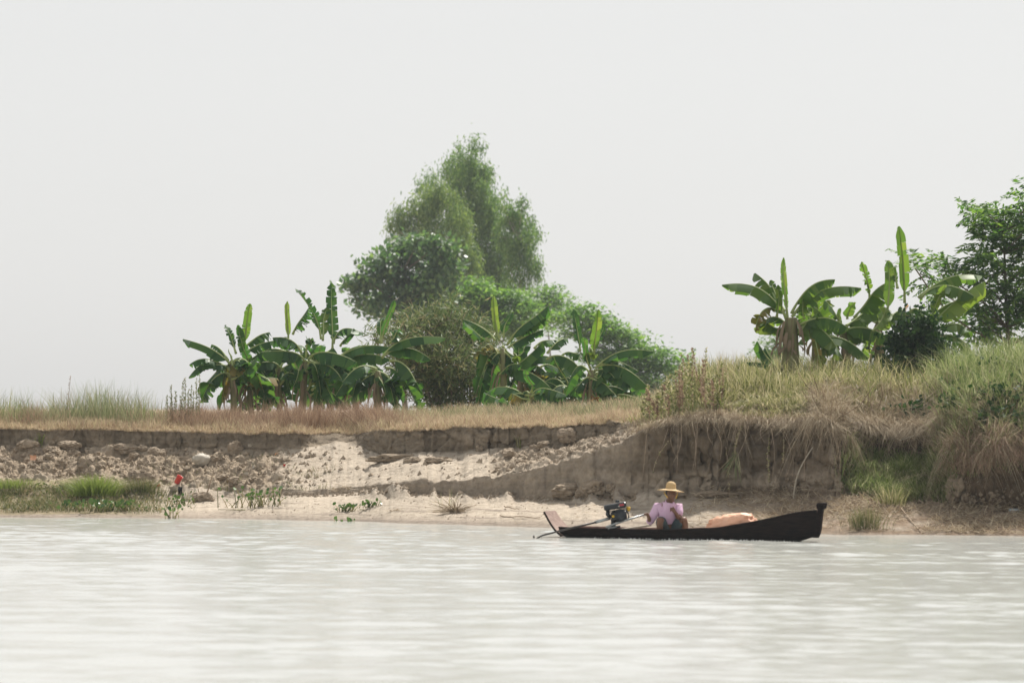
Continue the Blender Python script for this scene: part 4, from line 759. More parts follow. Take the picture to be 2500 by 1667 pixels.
def shirt_mat():
    m, t, out = new_mat('pink_striped_shirt')
    tc = t.nodes.new('ShaderNodeTexCoord'); sp = t.nodes.new('ShaderNodeSeparateXYZ'); t.links.new(tc.outputs['Object'], sp.inputs[0])
    def stripe(sock, f):
        a = t.nodes.new('ShaderNodeMath'); a.operation = 'MULTIPLY'; a.inputs[1].default_value = f; t.links.new(sp.outputs[sock], a.inputs[0])
        b = t.nodes.new('ShaderNodeMath'); b.operation = 'SINE'; t.links.new(a.outputs[0], b.inputs[0]); return b
    r = ramp(t, [(.0, (.48, .28, .44)), (.45, (.60, .41, .56)), (1, (.68, .52, .64))]); x = stripe('X', 330); mr = t.nodes.new('ShaderNodeMapRange'); mr.inputs['From Min'].default_value = -1
    t.links.new(x.outputs[0], mr.inputs[0]); t.links.new(mr.outputs[0], r.inputs[0])
    p = t.nodes.new('ShaderNodeBsdfPrincipled'); p.inputs['Roughness'].default_value = .85; p.inputs['Specular IOR Level'].default_value = .2; t.links.new(r.outputs[0], p.inputs['Base Color'])
    n = t.nodes.new('ShaderNodeTexNoise'); n.inputs['Scale'].default_value = 16; t.links.new(tc.outputs['Object'], n.inputs['Vector'])
    b = t.nodes.new('ShaderNodeBump'); b.inputs['Strength'].default_value = .6; b.inputs['Distance'].default_value = .02; t.links.new(n.outputs[0], b.inputs['Height']); t.links.new(b.outputs[0], p.inputs['Normal'])
    t.links.new(p.outputs[0], out.inputs[0]); return m
M['shirt'] = shirt_mat()

hx = np.array([.885, -.465, 0]); hx /= np.linalg.norm(hx); hy = np.array([-hx[1], hx[0], 0])       # bow towards the viewer's right and slightly nearer
sternn = P(1364, 1300, 62.45); sternc = sternn+.29*hy; sternc[2] = 0
bowc = P(1996, 1300, 60.55); bowc[2] = 0
LB = float((bowc-sternc)@hx); lat = float((bowc-sternc)@hy)
def bc(s_, y=0, z=0): return sternc+hx*LB*s_+hy*(lat*s_+y)+np.array([0, 0, z])
def pxof(p): return CX+p[0]*F/p[1]
boat = empty('wooden_boat', bc(.5), 'long dark tarred wooden boat with raised bow post running along the shore', 'boat')
ss = np.linspace(0, 1, 40)
hb = np.interp(ss, [0, .08, .2, .5, .72, .85, .94, 1], [.29, .32, .37, .42, .36, .25, .13, .035])
hb = np.convolve(np.pad(hb, 3, mode='edge'), np.ones(7)/7, 'valid'); hb[-1] = .035; hb[0] = .29
gz = np.array([CH-(np.interp(pxof(bc(a, -b)), [1364, 1381, 1494, 1623, 1752, 1849, 1946, 1993], [1287, 1288, 1292, 1294, 1289, 1272, 1251, 1246])-HY)/F*bc(a, -b)[1] for a, b in zip(ss, hb)])
bz = np.interp(ss, [0, .04, .12, .5, .85, .93, 1], [.02, -.04, -.09, -.12, -.08, .0, .09])
def hull_ring(a, b, z0, z1, th=0.0):
    b = max(b-th, .006); zb = z0+th; pr = [(-1, 1), (-.97, .66), (-.88, .33), (-.66, .08), (-.3, 0), (0, -.02), (.3, 0), (.66, .08), (.88, .33), (.97, .66), (1, 1)]
    return np.array([bc(a, b*x, zb+(z1-zb)*y) for x, y in pr])
out_ = np.stack([hull_ring(a, b, z0, z1) for a, b, z0, z1 in zip(ss, hb, bz, gz)])
inn_ = np.stack([hull_ring(a, b, z0, z1, .025) for a, b, z0, z1 in zip(ss, hb, bz, gz)])
g = Geo(); g.grid(out_[:, ::-1]); g.build('hull', M['hull'], boat)
g = Geo(); g.grid(inn_); g.build('inner_planking', M['hull_in'], boat)
for sd in (-1, 1):
    g = Geo(); e = np.array([bc(a, sd*(b-.008), z) for a, b, z in zip(ss, hb, gz)]); g.tube(e, .017, 6); g.build('gunwale', M['hull' if sd < 0 else 'hull_in'], boat)
# raked stern board: its lit inner face shows
n0 = P(1369, 1309, 62.43); n1 = P(1327, 1250, 62.6); g = Geo(); tt = np.linspace(0, 1, 9)[:, None]
cv = n0*(1-tt)+n1*tt-np.array([0, 0, 1])*np.sin(tt*math.pi)*.05
far = cv+hy*(.58-.20*tt)+hx*.0; ups = unit(np.cross(n1-n0, hy)); ups = ups if ups@hx > 0 else -ups
a_ = np.stack([cv, far], 1); b_ = a_+ups*.03
ring = np.stack([cv, far, far+ups*.03, cv+ups*.03, cv], 1); g.grid(ring)
g.add(np.vstack([ring[-1, :4], ring[0, :4]]), [(0, 1, 2, 3), (7, 6, 5, 4)]); g.build('stern_board', M['stern'], boat, smooth=False)
g = Geo(); g.tube(cv+ups*.012, .016, 6); g.build('stern_edge', M['hull'], boat)
# bow: stem post with its thick head
g = Geo()
def stem(lst):
    rows_ = []
    for pxl, pxr, py, wd in lst:
        l, r = P(pxl, py, 60.5), P(pxr, py, 60.5); c = (l+r)/2; hw = (r[0]-l[0])/2*.92; rows_.append([c-hx*hw-hy*wd, c+hx*hw-hy*wd*.8, c+hx*hw+hy*wd*.8, c-hx*hw+hy*wd, c-hx*hw-hy*wd])
    R_ = np.array(rows_); g.grid(R_); g.add(np.vstack([R_[0, :4], R_[-1, :4]]), [(3, 2, 1, 0), (4, 5, 6, 7)])
stem([(1985, 1999, 1312, .03), (1988, 2003, 1303, .035), (1990, 2006, 1290, .04), (1992, 2008, 1268, .04), (1995, 2010, 1252, .04), (1997, 2011, 1247, .038), (1998, 2010, 1243, .04)]); g.build('stem_post', M['hull'], boat, smooth=False)
g = Geo(); stem([(1998, 2011, 1243.5, .045), (1995, 2016, 1240, .06), (1995, 2018, 1231, .065), (1997, 2018, 1228, .06), (1999, 2014, 1226.5, .04)]); g.build('stem_head', M['hull'], boat, smooth=False)
for s_, z_, nm in ((.20, .10, 'thwart'), (.43, .06, 'thwart'), (.66, .10, 'thwart')):
    b = np.interp(s_, ss, hb)*.93; g = Geo(); rot = np.stack([hx, hy, [0, 0, 1]], 1); g.box(bc(s_, 0, z_), (.20, 2*b, .025), rot); g.build(nm, M['hull_in'], boat, smooth=False)
g = Geo(); g.box(bc(.42, 0, -.075), (2.6, .42, .02), np.stack([hx, hy, [0, 0, 1]], 1)); g.build('floor_board', M['hull_in'], boat, smooth=False)
# pale plank lying across the inside
a, b = P(1500, 1295, 62.0), P(1590, 1281, 62.02); ax = unit(b-a); sy = unit(np.cross([0, 0, 1], ax)); rot = np.stack([ax, sy, np.cross(ax, sy)], 1)
g = Geo(); g.box((a+b)/2, (np.linalg.norm(b-a), .16, .03), rot); tag(g.build('plank', M['pale_wood'], smooth=False), 'pale wooden plank propped slanting inside the boat beside the boatman', 'plank')

# ------------------------------------------------------------------ long tail engine
YE = 62.0
def E(x, y, d_=0): return P(1460+x/7.84, 1150+y/7.84, YE+d_)
eng = empty('long_tail_engine', E(300, 1130), 'black petrol engine on a swivel post with a long slanting propeller rod', 'boat engine')
px1 = .00084                                          # metres per crop unit at that distance
def ebox(name, cx, cy, w_, h_, dp, rot_, mat, d_=0, bev=.18, par=None):
    a = R(rot_); rm = np.array([[math.cos(a), 0, -math.sin(a)], [0, 1, 0], [math.sin(a), 0, math.cos(a)]])
    g = Geo(); g.box(E(cx, cy, d_), (w_*px1, dp, h_*px1), rm, bev); return g.build(name, mat, par or eng, smooth=False)
ft = ebox('fuel_tank', 325, 668, 430, 105, .26, 10, M['engine'])
g = Geo(); g.lathe([(.0, .03), (.028, .03), (.032, .02), (.032, -.01)], E(370, 585), 12); g.build('filler_cap', M['engine2'], ft)
ebox('red_badge', 452, 643, 85, 42, .006, 8, M['redmark'], -.134, .1, ft); ebox('pale_badge', 400, 668, 26, 22, .006, 8, M['white'], -.134, .1, ft)
eb = ebox('engine_block', 400, 850, 300, 230, .24, 6, M['engine'], 0, .2)
for k in range(6): ebox('cooling_fin', 245+k*2, 760+k*30, 120, 9, .22, 6, M['engine2'], 0, .3, eb)
g = Geo(); a = R(90); rx = np.array([[1, 0, 0], [0, 0, -1], [0, 1, 0]]); g.lathe([(.0, .02), (.05, .03), (.095, .02), (.105, -.02), (.105, -.08)], E(425, 845, -.12), 20, 0, rx); g.build('recoil_cover', M['engine2'], eb)
g = Geo(); g.tube([E(540, 740, -.05), E(575, 800, -.05), E(590, 870, -.05), E(570, 920, -.05), E(500, 940, -.05)], .014, 6); g.build('frame_tube', M['engine'], eng)
g = Geo(); g.tube([E(190, 740), E(185, 820), E(240, 900)], [.03, .035, .03], 8); g.build('exhaust', M['engine2'], eng)
g = Geo(); g.lathe([(0, .035), (.03, .035), (.034, .0), (.025, -.04), (0, -.04)], E(580, 718, -.02), 12); g.build('yellow_cap', M['yellow'], eng)
ebox('yellow_tag', 292, 862, 50, 44, .02, 0, M['yellow'], -.125, .2, eb)
ebox('swivel_post', 290, 1010, 85, 220, .07, 0, M['engine2'], 0, .2); ebox('mount_plate', 330, 1075, 200, 40, .16, 12, M['engine'], 0, .2)
g = Geo(); g.tube([E(150, 1068, -.10), E(520, 940, -.09), E(905, 822, -.06)], [.019, .017, .015], 8); g.build('tiller', M['steel'], eng)
g = Geo(); g.tube([E(190, 1100, -.07), E(360, 1055, -.07)], .018, 8); g.build('stay_bar', M['steel'], eng)
def B1(x, y, Y): return P(1300+x/3.095, 1140+y/3.095, Y)
g = Geo(); g.tube([B1(585, 385, 61.95), B1(470, 418, 62.0)], .025, 8); g.build('shaft_housing', M['steel'], eng)
g = Geo(); g.tube([B1(480, 415, 61.98), B1(280, 462, 62.03), B1(75, 515, 62.08), B1(20, 530, 62.1)-np.array([0, 0, .03])], [.017, .016, .014, .013], 8); rod = g.build('propeller_shaft', M['rod'], eng)
g = Geo(); c = B1(20, 530, 62.1)-np.array([0, 0, .06]); ax = unit(B1(75, 515, 62.08)-B1(280, 462, 62.03))
s1 = unit(np.cross(ax, [0, 1, 0])); s2 = np.cross(ax, s1)
for k in range(2):
    dv_ = s1 if k == 0 else -s1; w_ = s2*.03+ax*.012; th = ax*.004
    V = [c-w_*.4+th, c+w_*.4+th, c+dv_*.08+w_+th, c+dv_*.10-w_*.3+th, c-w_*.4-th, c+w_*.4-th, c+dv_*.08+w_-th, c+dv_*.10-w_*.3-th]
    g.add(V, [(0, 1, 2, 3), (7, 6, 5, 4), (0, 4, 5, 1), (1, 5, 6, 2), (2, 6, 7, 3), (3, 7, 4, 0)])
g.build('propeller', M['rod'], rod, smooth=False)

# ------------------------------------------------------------------ boatman
YP = 61.75
def C(x, y, d_=0): return P(1460+x/7.84, 1150+y/7.84, YP+d_)
def skin(name, J, E_, root, mat, parent, sub=2):
    names = list(J); me = bpy.data.meshes.new(name); org = parent_origin(parent)
    me.from_pydata([tuple(np.array(J[k][0])-np.array(org)) for k in names], [(names.index(a), names.index(b)) for a, b in E_], [])
    o = bpy.data.objects.new(name, me); COL.objects.link(o)
    md = o.modifiers.new('skin', 'SKIN'); md.use_smooth_shade = True
    if not me.skin_vertices: bpy.context.view_layer.update()
    for i, k in enumerate(names):
        v = me.skin_vertices[0].data[i]; r = J[k][1]; v.radius = r if isinstance(r, tuple) else (r, r); v.use_root = (k == root)
    sb = o.modifiers.new('sub', 'SUBSURF'); sb.levels = sub; sb.render_levels = sub
    dg = bpy.context.evaluated_depsgraph_get(); m2 = bpy.data.meshes.new_from_object(o.evaluated_get(dg))
    o.modifiers.clear(); o.data = m2; m2.name = name; m2.materials.clear(); m2.materials.append(mat)
    for p_ in m2.polygons: p_.use_smooth = True
    o.parent = parent; return o
man = empty('person', C(1330, 1150), 'boatman in a straw hat and pink shirt squatting with one hand on the tiller', 'person')
J = {'pelvis': (C(1340, 1090, .10), (.15, .10)), 'belly': (C(1335, 970, .07), (.135, .095)), 'chest': (C(1340, 780, .05), (.16, .10)), 'collar': (C(1360, 640, .05), (.09, .07)), 'neck': (C(1380, 560, .02), .052),
     'jaw': (C(1398, 500, -.02), (.062, .07)), 'face': (C(1398, 430, -.01), (.075, .085)), 'crown': (C(1392, 340, .01), (.066, .075)), 'nose': (C(1420, 462, -.105), .013),
     'ear_l': (C(1302, 450, .02), .014), 'ear_r': (C(1488, 450, .03), .014),
     'rsh': (C(1150, 690, .06), .062), 'relb': (C(985, 985, -.02), .045), 'rwr': (C(975, 885, -.12), .030), 'rpalm': (C(945, 838, -.14), (.036, .022)),
     'lsh': (C(1535, 690, .08), .062), 'lelb': (C(1545, 905, -.10), .043), 'lwr': (C(1478, 785, -.20), .029), 'lpalm': (C(1440, 735, -.22), (.036, .022)),
     'rhip': (C(1250, 1110, .06), .095), 'rkn': (C(1190, 905, -.28), .062), 'rcalf': (C(1180, 1100, -.20), .056), 'rank': (C(1165, 1330, -.13), .036), 'rtoe': (C(1140, 1385, -.29), (.045, .02)),
     'lhip': (C(1430, 1110, .10), .095), 'lkn': (C(1655, 900, -.12), .062), 'lcalf': (C(1665, 1090, -.04), .056), 'lank': (C(1630, 1330, .0), .036), 'ltoe': (C(1660, 1385, -.16), (.045, .02))}
Ed = [('pelvis', 'belly'), ('belly', 'chest'), ('chest', 'collar'), ('collar', 'neck'), ('neck', 'jaw'), ('jaw', 'face'), ('face', 'crown'), ('face', 'nose'), ('face', 'ear_l'), ('face', 'ear_r'),
      ('collar', 'rsh'), ('rsh', 'relb'), ('relb', 'rwr'), ('rwr', 'rpalm'), ('collar', 'lsh'), ('lsh', 'lelb'), ('lelb', 'lwr'), ('lwr', 'lpalm'),
      ('pelvis', 'rhip'), ('rhip', 'rkn'), ('rkn', 'rcalf'), ('rcalf', 'rank'), ('rank', 'rtoe'), ('pelvis', 'lhip'), ('lhip', 'lkn'), ('lkn', 'lcalf'), ('lcalf', 'lank'), ('lank', 'ltoe')]
def finger(pre, base, pts):
    prev = base
    for k, (p_, r_) in enumerate(pts): n_ = f'{pre}{k}'; J[n_] = (p_, r_); Ed.append((prev, n_)); prev = n_
for k in range(4):                                        # right fingers curl over the tiller, left fingers half closed before the chest
    o_ = (k-1.5)*14
    finger(f'rf{k}', 'rpalm', [(C(925+o_, 800-o_*.3, -.165), .0095), (C(905+o_, 812-o_*.3, -.19+.004*abs(k-1)), .0088), (C(905+o_, 840-o_*.3, -.185), .008)])
    finger(f'lf{k}', 'lpalm', [(C(1412, 700+k*16, -.225-.004*k), .0095), (C(1386, 706+k*17, -.24), .0088), (C(1390, 726+k*16, -.255+.006*(k == 3)), .008)])
finger('rt', 'rpalm', [(C(958, 805, -.12), .0105), (C(935, 800, -.10), .009)]); finger('lt', 'lpalm', [(C(1450, 700, -.235), .0105), (C(1428, 678, -.245), .009)])
skin('body', J, Ed, 'pelvis', M['skin'], man)
for dx in (-42, 42):
    g = Geo(); g.lathe([(0, .009), (.006, .006), (.008, 0), (.006, -.006), (0, -.009)], C(1412+dx, 432, -.088), 8); g.build('eye', M['hair'], man)
g = Geo(); g.lathe([(.001, .10), (.05, .085), (.075, .045), (.083, 0), (.080, -.04), (.070, -.055)], C(1392, 400, .02), 20); g.build('hair', M['hair'], man)
def sub(ks, add, ext={}):
    return {**{k: (J[k][0], tuple(a+add for a in (J[k][1] if isinstance(J[k][1], tuple) else (J[k][1], J[k][1])))) for k in ks}, **ext}
sh = skin('shirt', sub(['belly', 'chest', 'relb'], .022, {'hem': (C(1335, 1030, .07), (.155, .115)), 'rsh': (C(1145, 680, .06), (.092, .092)), 'lsh': (C(1538, 682, .08), (.092, .092)), 'collar': (C(1362, 625, .05), (.115, .095)), 'rcuff': (C(978, 920, -.08), (.052, .052)), 'lcuff': (C(1548, 860, -.075), (.066, .066)), 'rmid': (C(1065, 835, .02), (.078, .078)), 'lmid': (C(1550, 780, .0), (.078, .078))}),
     [('hem', 'belly'), ('belly', 'chest'), ('chest', 'collar'), ('collar', 'rsh'), ('rsh', 'rmid'), ('rmid', 'relb'), ('relb', 'rcuff'), ('collar', 'lsh'), ('lsh', 'lmid'), ('lmid', 'lcuff')], 'chest', M['shirt'], man)
g = Geo()
for sg, pp in ((1, [(1295, 545, -.0), (1330, 640, -.09), (1375, 690, -.11), (1300, 700, -.085), (1270, 600, -.01)]), (-1, [(1440, 555, .0), (1425, 630, -.09), (1385, 690, -.11), (1440, 695, -.085), (1475, 605, -.01)])):
    q = [C(*a) for a in pp]; b_ = [a+np.array([0, .012, 0]) for a in q]
    g.add(q+b_, None, [(0, 1, 4), (1, 3, 4), (1, 2, 3), (5, 9, 6), (6, 9, 8), (6, 8, 7)])
g.build('collar', M['shirt'], sh, smooth=False)
skin('shorts', sub(['pelvis', 'rhip', 'lhip'], .018, {'waist': (C(1337, 1020, .08), (.145, .105)), 'rth': (C(1205, 960, -.20), (.092, .092)), 'lth': (C(1590, 955, -.05), (.096, .096)), 'rhem': (C(1198, 930, -.24), (.086, .086)), 'lhem': (C(1618, 930, -.08), (.088, .088))}),
     [('waist', 'pelvis'), ('pelvis', 'rhip'), ('rhip', 'rth'), ('rth', 'rhem'), ('pelvis', 'lhip'), ('lhip', 'lth'), ('lth', 'lhem')], 'pelvis', M['shorts'], man)
tl = Matrix.Rotation(R(5), 3, 'Y') @ Matrix.Rotation(R(-3), 3, 'X')
g = Geo(); g.lathe([(.001, .128), (.035, .124), (.066, .105), (.079, .07), (.084, .02), (.086, .008), (.10, .0), (.16, -.014), (.205, -.022), (.218, -.024), (.218, -.030), (.16, -.022), (.10, -.010), (.080, -.004)], C(1392, 345, .0), 36, 0, np.array(tl)); hat = g.build('straw_hat', M['hat'], man)
g = Geo(); g.tube([C(1400, 210), C(1397, 190), C(1399, 172)], [.006, .005, .002], 5); g.build('tip', M['hat'], hat)
for pp in ([(1265, 400, -.03), (1290, 450, -.06), (1335, 505, -.09)], [(1520, 405, -.03), (1515, 455, -.05), (1490, 520, -.08)]):
    g = Geo(); g.tube([C(*a) for a in pp], .008, 6); g.build('chin_cord', M['yellow'], hat)

# ------------------------------------------------------------------ orange bundle, foam at the hull
q = bpy.data.meshes.new('tmp'); bm = bmesh.new(); bmesh.ops.create_icosphere(bm, subdivisions=5, radius=1); bm.to_mesh(q); bm.free()
def ico(mesh_=q):
    V = np.zeros(len(mesh_.vertices)*3); mesh_.vertices.foreach_get('co', V); T = np.zeros(len(mesh_.polygons)*3, np.int32); mesh_.loops.foreach_get('vertex_index', T); return V.reshape(-1, 3), T.reshape(-1, 3)
V, T = ico(); rr = np.abs(V)**.75*np.sign(V)
cb = P(1788, 1287, 61.2); nz = fbm(V*2.1, 3, 5); nf = np.abs(fbm(V*np.array([5, 5, 2.5]), 4, 8))
V2 = rr*(1+.20*nz-.26*nf+.10*np.abs(fbm(V*9, 3, 12)))[:, None]*np.array([.42, .24, .215]); V2[:, 2] += .03*np.sin(V[:, 0]*2)-.05*np.clip(-V[:, 0]-.35, 0, 1)*2; V2[:, 2] = np.maximum(V2[:, 2], -.18)
V2[:, 0] -= .04*np.clip(-V[:, 0], 0, 1)
g = Geo(); g.add(cb+V2[:, :1]*hx+V2[:, 1:2]*hy+V2[:, 2:]*np.array([0, 0, 1]), None, T)
tag(g.build('sack', M['tarp']), 'crumpled orange plastic sack heaped inside the boat before the bow', 'sack')
g = Geo()
for s_ in np.linspace(.10, .93, 420):
    b = np.interp(s_, ss, hb); amt = np.interp(s_, [.1, .4, .62, .68, .75, .85, .93], [.25, .8, 1, 1.5, 1.2, .5, .2])
    if rng.random() > amt*.45: continue
    c = bc(s_+rng.normal()*.004, -b*.92-rng.uniform(.0, .09), rng.uniform(-.004, .012)); crumb(g, c, rng.uniform(.006, .016)*amt**.5, 0)
tag(g.build('wake_foam', M['foam']), 'thin line of white froth along the side of the boat', 'foam', kind='stuff')

# ------------------------------------------------------------------ things lying on the shore
def at(px, py, lo=1.0, hi=6.0): return tat(px, py, lo, hi)[0]
def lump(subdiv, seed, rough=.25, flat=(1, 1, .7)):
    me = bpy.data.meshes.new('t'); bm = bmesh.new(); bmesh.ops.create_icosphere(bm, subdivisions=subdiv, radius=1); bm.to_mesh(me); bm.free(); V, T = ico(me); bpy.data.meshes.remove(me)
    d1, d2, ci = worley(V*1.1+seed*3.7, seed); e1, e2, ej = worley(V*2.6+seed*1.7, seed+5); V = V*(1+rough*1.3*fbm(V*1.4+seed, 3, seed)+rough*1.1*(ci-.5)+rough*.9*(ej-.5)-rough*.5*np.exp(-(d2-d1)*8)+rough*.9*np.abs(fbm(V*4.5, 4, seed+3)))[:, None]*np.array(flat); V = np.clip(V, -np.array(flat)*1.05, np.array(flat)*1.12); return V, T
def clod(px, py, r, seed, label, group, name='earth_clod', flat=(1.2, 1, .72), sd=4, rz=0, lo=1.0, hi=5.2, mat='clod', cat='clod', sink=.25):
    c = at(px, py, lo, hi); V, T = lump(sd, seed, .26, flat); ca, sa = math.cos(rz), math.sin(rz); V = V@np.array([(ca, sa, 0), (-sa, ca, 0), (0, 0, 1)])
    g = Geo(); g.add(V*r, None, T); o = g.build(name, M[mat], smooth=False); o.location = tuple(c+np.array([0, 0, r*flat[2]*(1-sink*2)*.6])); return tag(o, label, cat, group)
GC = 'clods fallen at the foot of the scarp'
clod(1398, 1206, .26, 1, 'large pale slab of earth broken off, lying behind the boat engine on the sand', GC, flat=(1.5, .9, .55), rz=.2)
clod(1452, 1200, .20, 2, 'rough lump of earth right of the large pale slab, behind the boat engine', GC, flat=(1.3, 1, .8))
clod(1496, 1196, .12, 3, 'small dark clod between the earth lumps and the boatman hat', GC)
clod(1545, 1214, .075, 4, 'little pinkish clod on the sand just left of the boatman', GC)
clod(1424, 1210, .13, 5, 'wedge of earth leaning on the front of the large pale slab', GC, flat=(1, 1, .9))
clod(1650, 1213, .10, 6, 'dark lump of mud at the foot of the high scarp right of the straw hat', GC, flat=(2.2, 1, .6))
clod(1745, 1212, .16, 7, 'long dark mound of damp earth under the hanging reed', GC, flat=(2.4, 1, .5))
clod(2325, 1205, .24, 8, 'big rounded block of grassy earth slumped beside the dark hollow at right', GC, flat=(.9, .8, 1.1))
clod(2285, 1218, .14, 9, 'brown clod at the left foot of the slumped grassy block', GC)
clod(380, 1112, .16, 10, 'round grey clod below the left scarp, left of the white sack', GC, flat=(1.1, 1, .85), lo=3, hi=3.93)
clod(310, 1085, .2, 11, 'broad crumbly block of turf under the left scarp edge', GC, flat=(1.5, 1, .6), lo=3, hi=3.93)
clod(70, 1092, .17, 12, 'clod near the left picture edge directly below the scarp', GC, flat=(1.4, 1, .7), lo=3, hi=3.93)
clod(575, 1090, .15, 13, 'pale angular block leaning against the scarp right of the white sack', GC, flat=(1, .8, 1.1), lo=3, hi=3.93)
clod(165, 1092, .17, 14, 'flat topped block of soil fallen below the left scarp', GC, flat=(1.4, 1, .6), lo=3, hi=3.93)
clod(1172, 1100, .09, 15, 'single loose block in the dark notch of the upper scarp', GC, flat=(1, 1, .9), lo=3.2)
clod(1395, 1072, .20, 16, 'crumbling heap of earth where the upper scarp breaks down', GC, flat=(1.3, 1, .8), lo=3.2)
clod(1330, 1090, .11, 17, 'clod at the left of the crumbling heap under the upper scarp', GC, lo=3.2)
clod(960, 1122, .17, 81, 'low pale ledge of earth jutting from the slope left of the centre', GC, flat=(3.2, 1, .5), lo=3, hi=3.93)
clod(1075, 1128, .13, 82, 'rough dark clump on the sandy slope right of the low pale ledge', GC, flat=(2.4, 1, .6), lo=3, hi=3.93)
clod(1010, 1126, .12, 83, 'short broken piece at the right end of the low pale ledge', GC, flat=(1.6, 1, .6), lo=3, hi=3.93)
protos = []
for k in range(7):
    V, T = lump(3, 30+k, .3, (1.2, 1, .75)); g = Geo(); g.add(V*.1, None, T); o = g.build('earth_clod', M['clod'], smooth=False); protos.append(o)
first = set(); GS = 'small clods strewn on the slope'
n = 0
for _ in range(400):
    if n >= 130: break
    if rng.random() < .72: px_, v_ = rng.uniform(-20, 640), rng.uniform(3.1, 3.95)
    else: px_, v_ = rng.uniform(1200, 1500), rng.uniform(3.1, 3.95)
    k = int(rng.integers(0, 7)); r = rng.uniform(.35, .9) if rng.random() < .85 else rng.uniform(.9, 1.4)
    if k not in first: o = protos[k]; first.add(k)
    else: o = protos[k].copy(); COL.objects.link(o)
    c = tpos(px_, v_); o.location = tuple(c-np.array([0, 0, .01*r])); o.rotation_euler = (rng.normal()*.3, rng.normal()*.3, rng.uniform(0, 6.28)); o.scale = (r, r, r); n += 1
    tag(o, 'small rough clod of dry earth among others on the slope below the upper scarp', 'clod', GS)
# rubbish
c = at(495, 1140, 2, 4.9); V, T = lump(4, 61, .16, (1.25, .8, .78)); V[:, 2] += .25*V[:, 0]*-.6; V[:, 0] += .15*V[:, 2]; g = Geo(); g.add(c+np.array([0, -.05, .13])+V*.165, None, T)
wb = g.build('plastic_sack', M['white']); tag(wb, 'dirty white stuffed sack on the rubble left of the two leaning sticks', 'sack')
c = at(434, 1182, 2, 4); ax = unit(np.array([.45, -.3, .8])); s1 = unit(np.cross(ax, [0, 1, 0])); rot = np.stack([s1, np.cross(ax, s1), ax], 1)
g = Geo(); g.lathe([(0, .0), (.045, .0), (.055, .02), (.062, .16), (.066, .165), (.060, .16), (.05, .02), (0, .012)], c+np.array([-.02, -.05, .02]), 18, 0, rot); tag(g.build('plastic_cup', M['red']), 'bright red plastic cup tipped over in the weeds', 'cup')
def scrap(px, py, w_, h_, mat, label, cat, name='scrap', tilt=.5, lo=1.2, hi=4.9):
    c = at(px, py, lo, hi)+np.array([0, -.03, h_*.45]); k = 7; u, v = np.meshgrid(np.linspace(-.5, .5, k), np.linspace(-.5, .5, k)); q_ = np.stack([u*w_, v*h_*tilt*-1, v*h_], -1).reshape(-1, 3)
    q_ += fbm(q_*18+px, 3, int(px))[:, None]*np.array([.02, .05, .02]); g = Geo(); G_ = c+q_.reshape(k, k, 3); g.grid(G_); g.grid((G_+np.array([0, .006, -.002]))[::-1]); return tag(g.build(name, mat), label, cat)
scrap(422, 1202, .13, .13, M['white'], 'crumpled white and grey plastic bag just below the red cup', 'plastic bag', 'plastic_bag')
scrap(440, 1205, .09, .14, M['engine'], 'black rubber scrap standing right of the white plastic bag below the red cup', 'scrap')
scrap(388, 1188, .06, .05, M['red'], 'small red piece of rubbish left of the red cup', 'rubbish')
scrap(371, 1186, .08, .035, M['white'], 'small whitish wrapper left of the small red piece of rubbish', 'rubbish')
scrap(610, 1090, .11, .05, M['white'], 'whitish plastic bottle scrap below the scarp, on the pale angular block', 'rubbish', 'rubbish', .5, 2, 5)
scrap(80, 1122, .12, .09, M['tarp'], 'faded orange plastic rag in the spoil at the left', 'rag', 'rag')
scrap(637, 1157, .03, .04, M['white'], 'tiny white scrap on the sandy ramp', 'rubbish'); scrap(620, 1141, .05, .04, M['white'], 'pale pinkish scrap just up the slope from the tiny white one', 'rubbish')
scrap(695, 1137, .04, .04, M['red'], 'small red scrap on the top of the sandy ramp', 'rubbish'); scrap(603, 1160, .09, .07, M['white'], 'round pale scrap right of the two leaning sticks', 'rubbish')
scrap(675, 1112, .06, .05, M['tarp'], 'reddish rag in the brushwood heap below the scarp end', 'rag', 'rag', .5, 2, 5)
c = at(2475, 1250, 1.0, 2.4); g = Geo(); rotx = np.array([[0, 0, 1], [1, 0, 0], [0, 1, 0]], float); g.lathe([(0, -.09), (.03, -.09), (.034, -.08), (.034, .06), (.014, .10), (.014, .125), (0, .125)], c+np.array([0, -.05, .035]), 14, 0, rotx); tag(g.build('plastic_bottle', M['steel']), 'pale plastic bottle lying on the mud below the dark hollow', 'bottle')
for (xb, yb, xt, yt, r_, lab) in ((491, 1222, 468, 1136, .010, 'thin grey stick planted in the mud, leaning left'), (497, 1222, 523, 1145, .018, 'thicker weathered stick crossing it, leaning right')):
    b = at(xb, yb, 1.2, 3.5); t_ = P(xt, yt, b[1]+.05); g = Geo(); z = np.linspace(0, 1, 7)[:, None]; g.tube((b-np.array([0, 0, .05]))*(1-z)+t_*z+np.sin(z*4)*.008, np.linspace(r_, r_*.7, 7), 6); tag(g.build('stick', M['root']), lab, 'stick', 'sticks leaning at the waterside')
clod(498, 1222, .14, 71, 'dark clump of roots and mud around the two leaning sticks', None, 'mud_clump', (1.5, 1, .9), mat='clod', cat='mud', lo=1.2, hi=3)
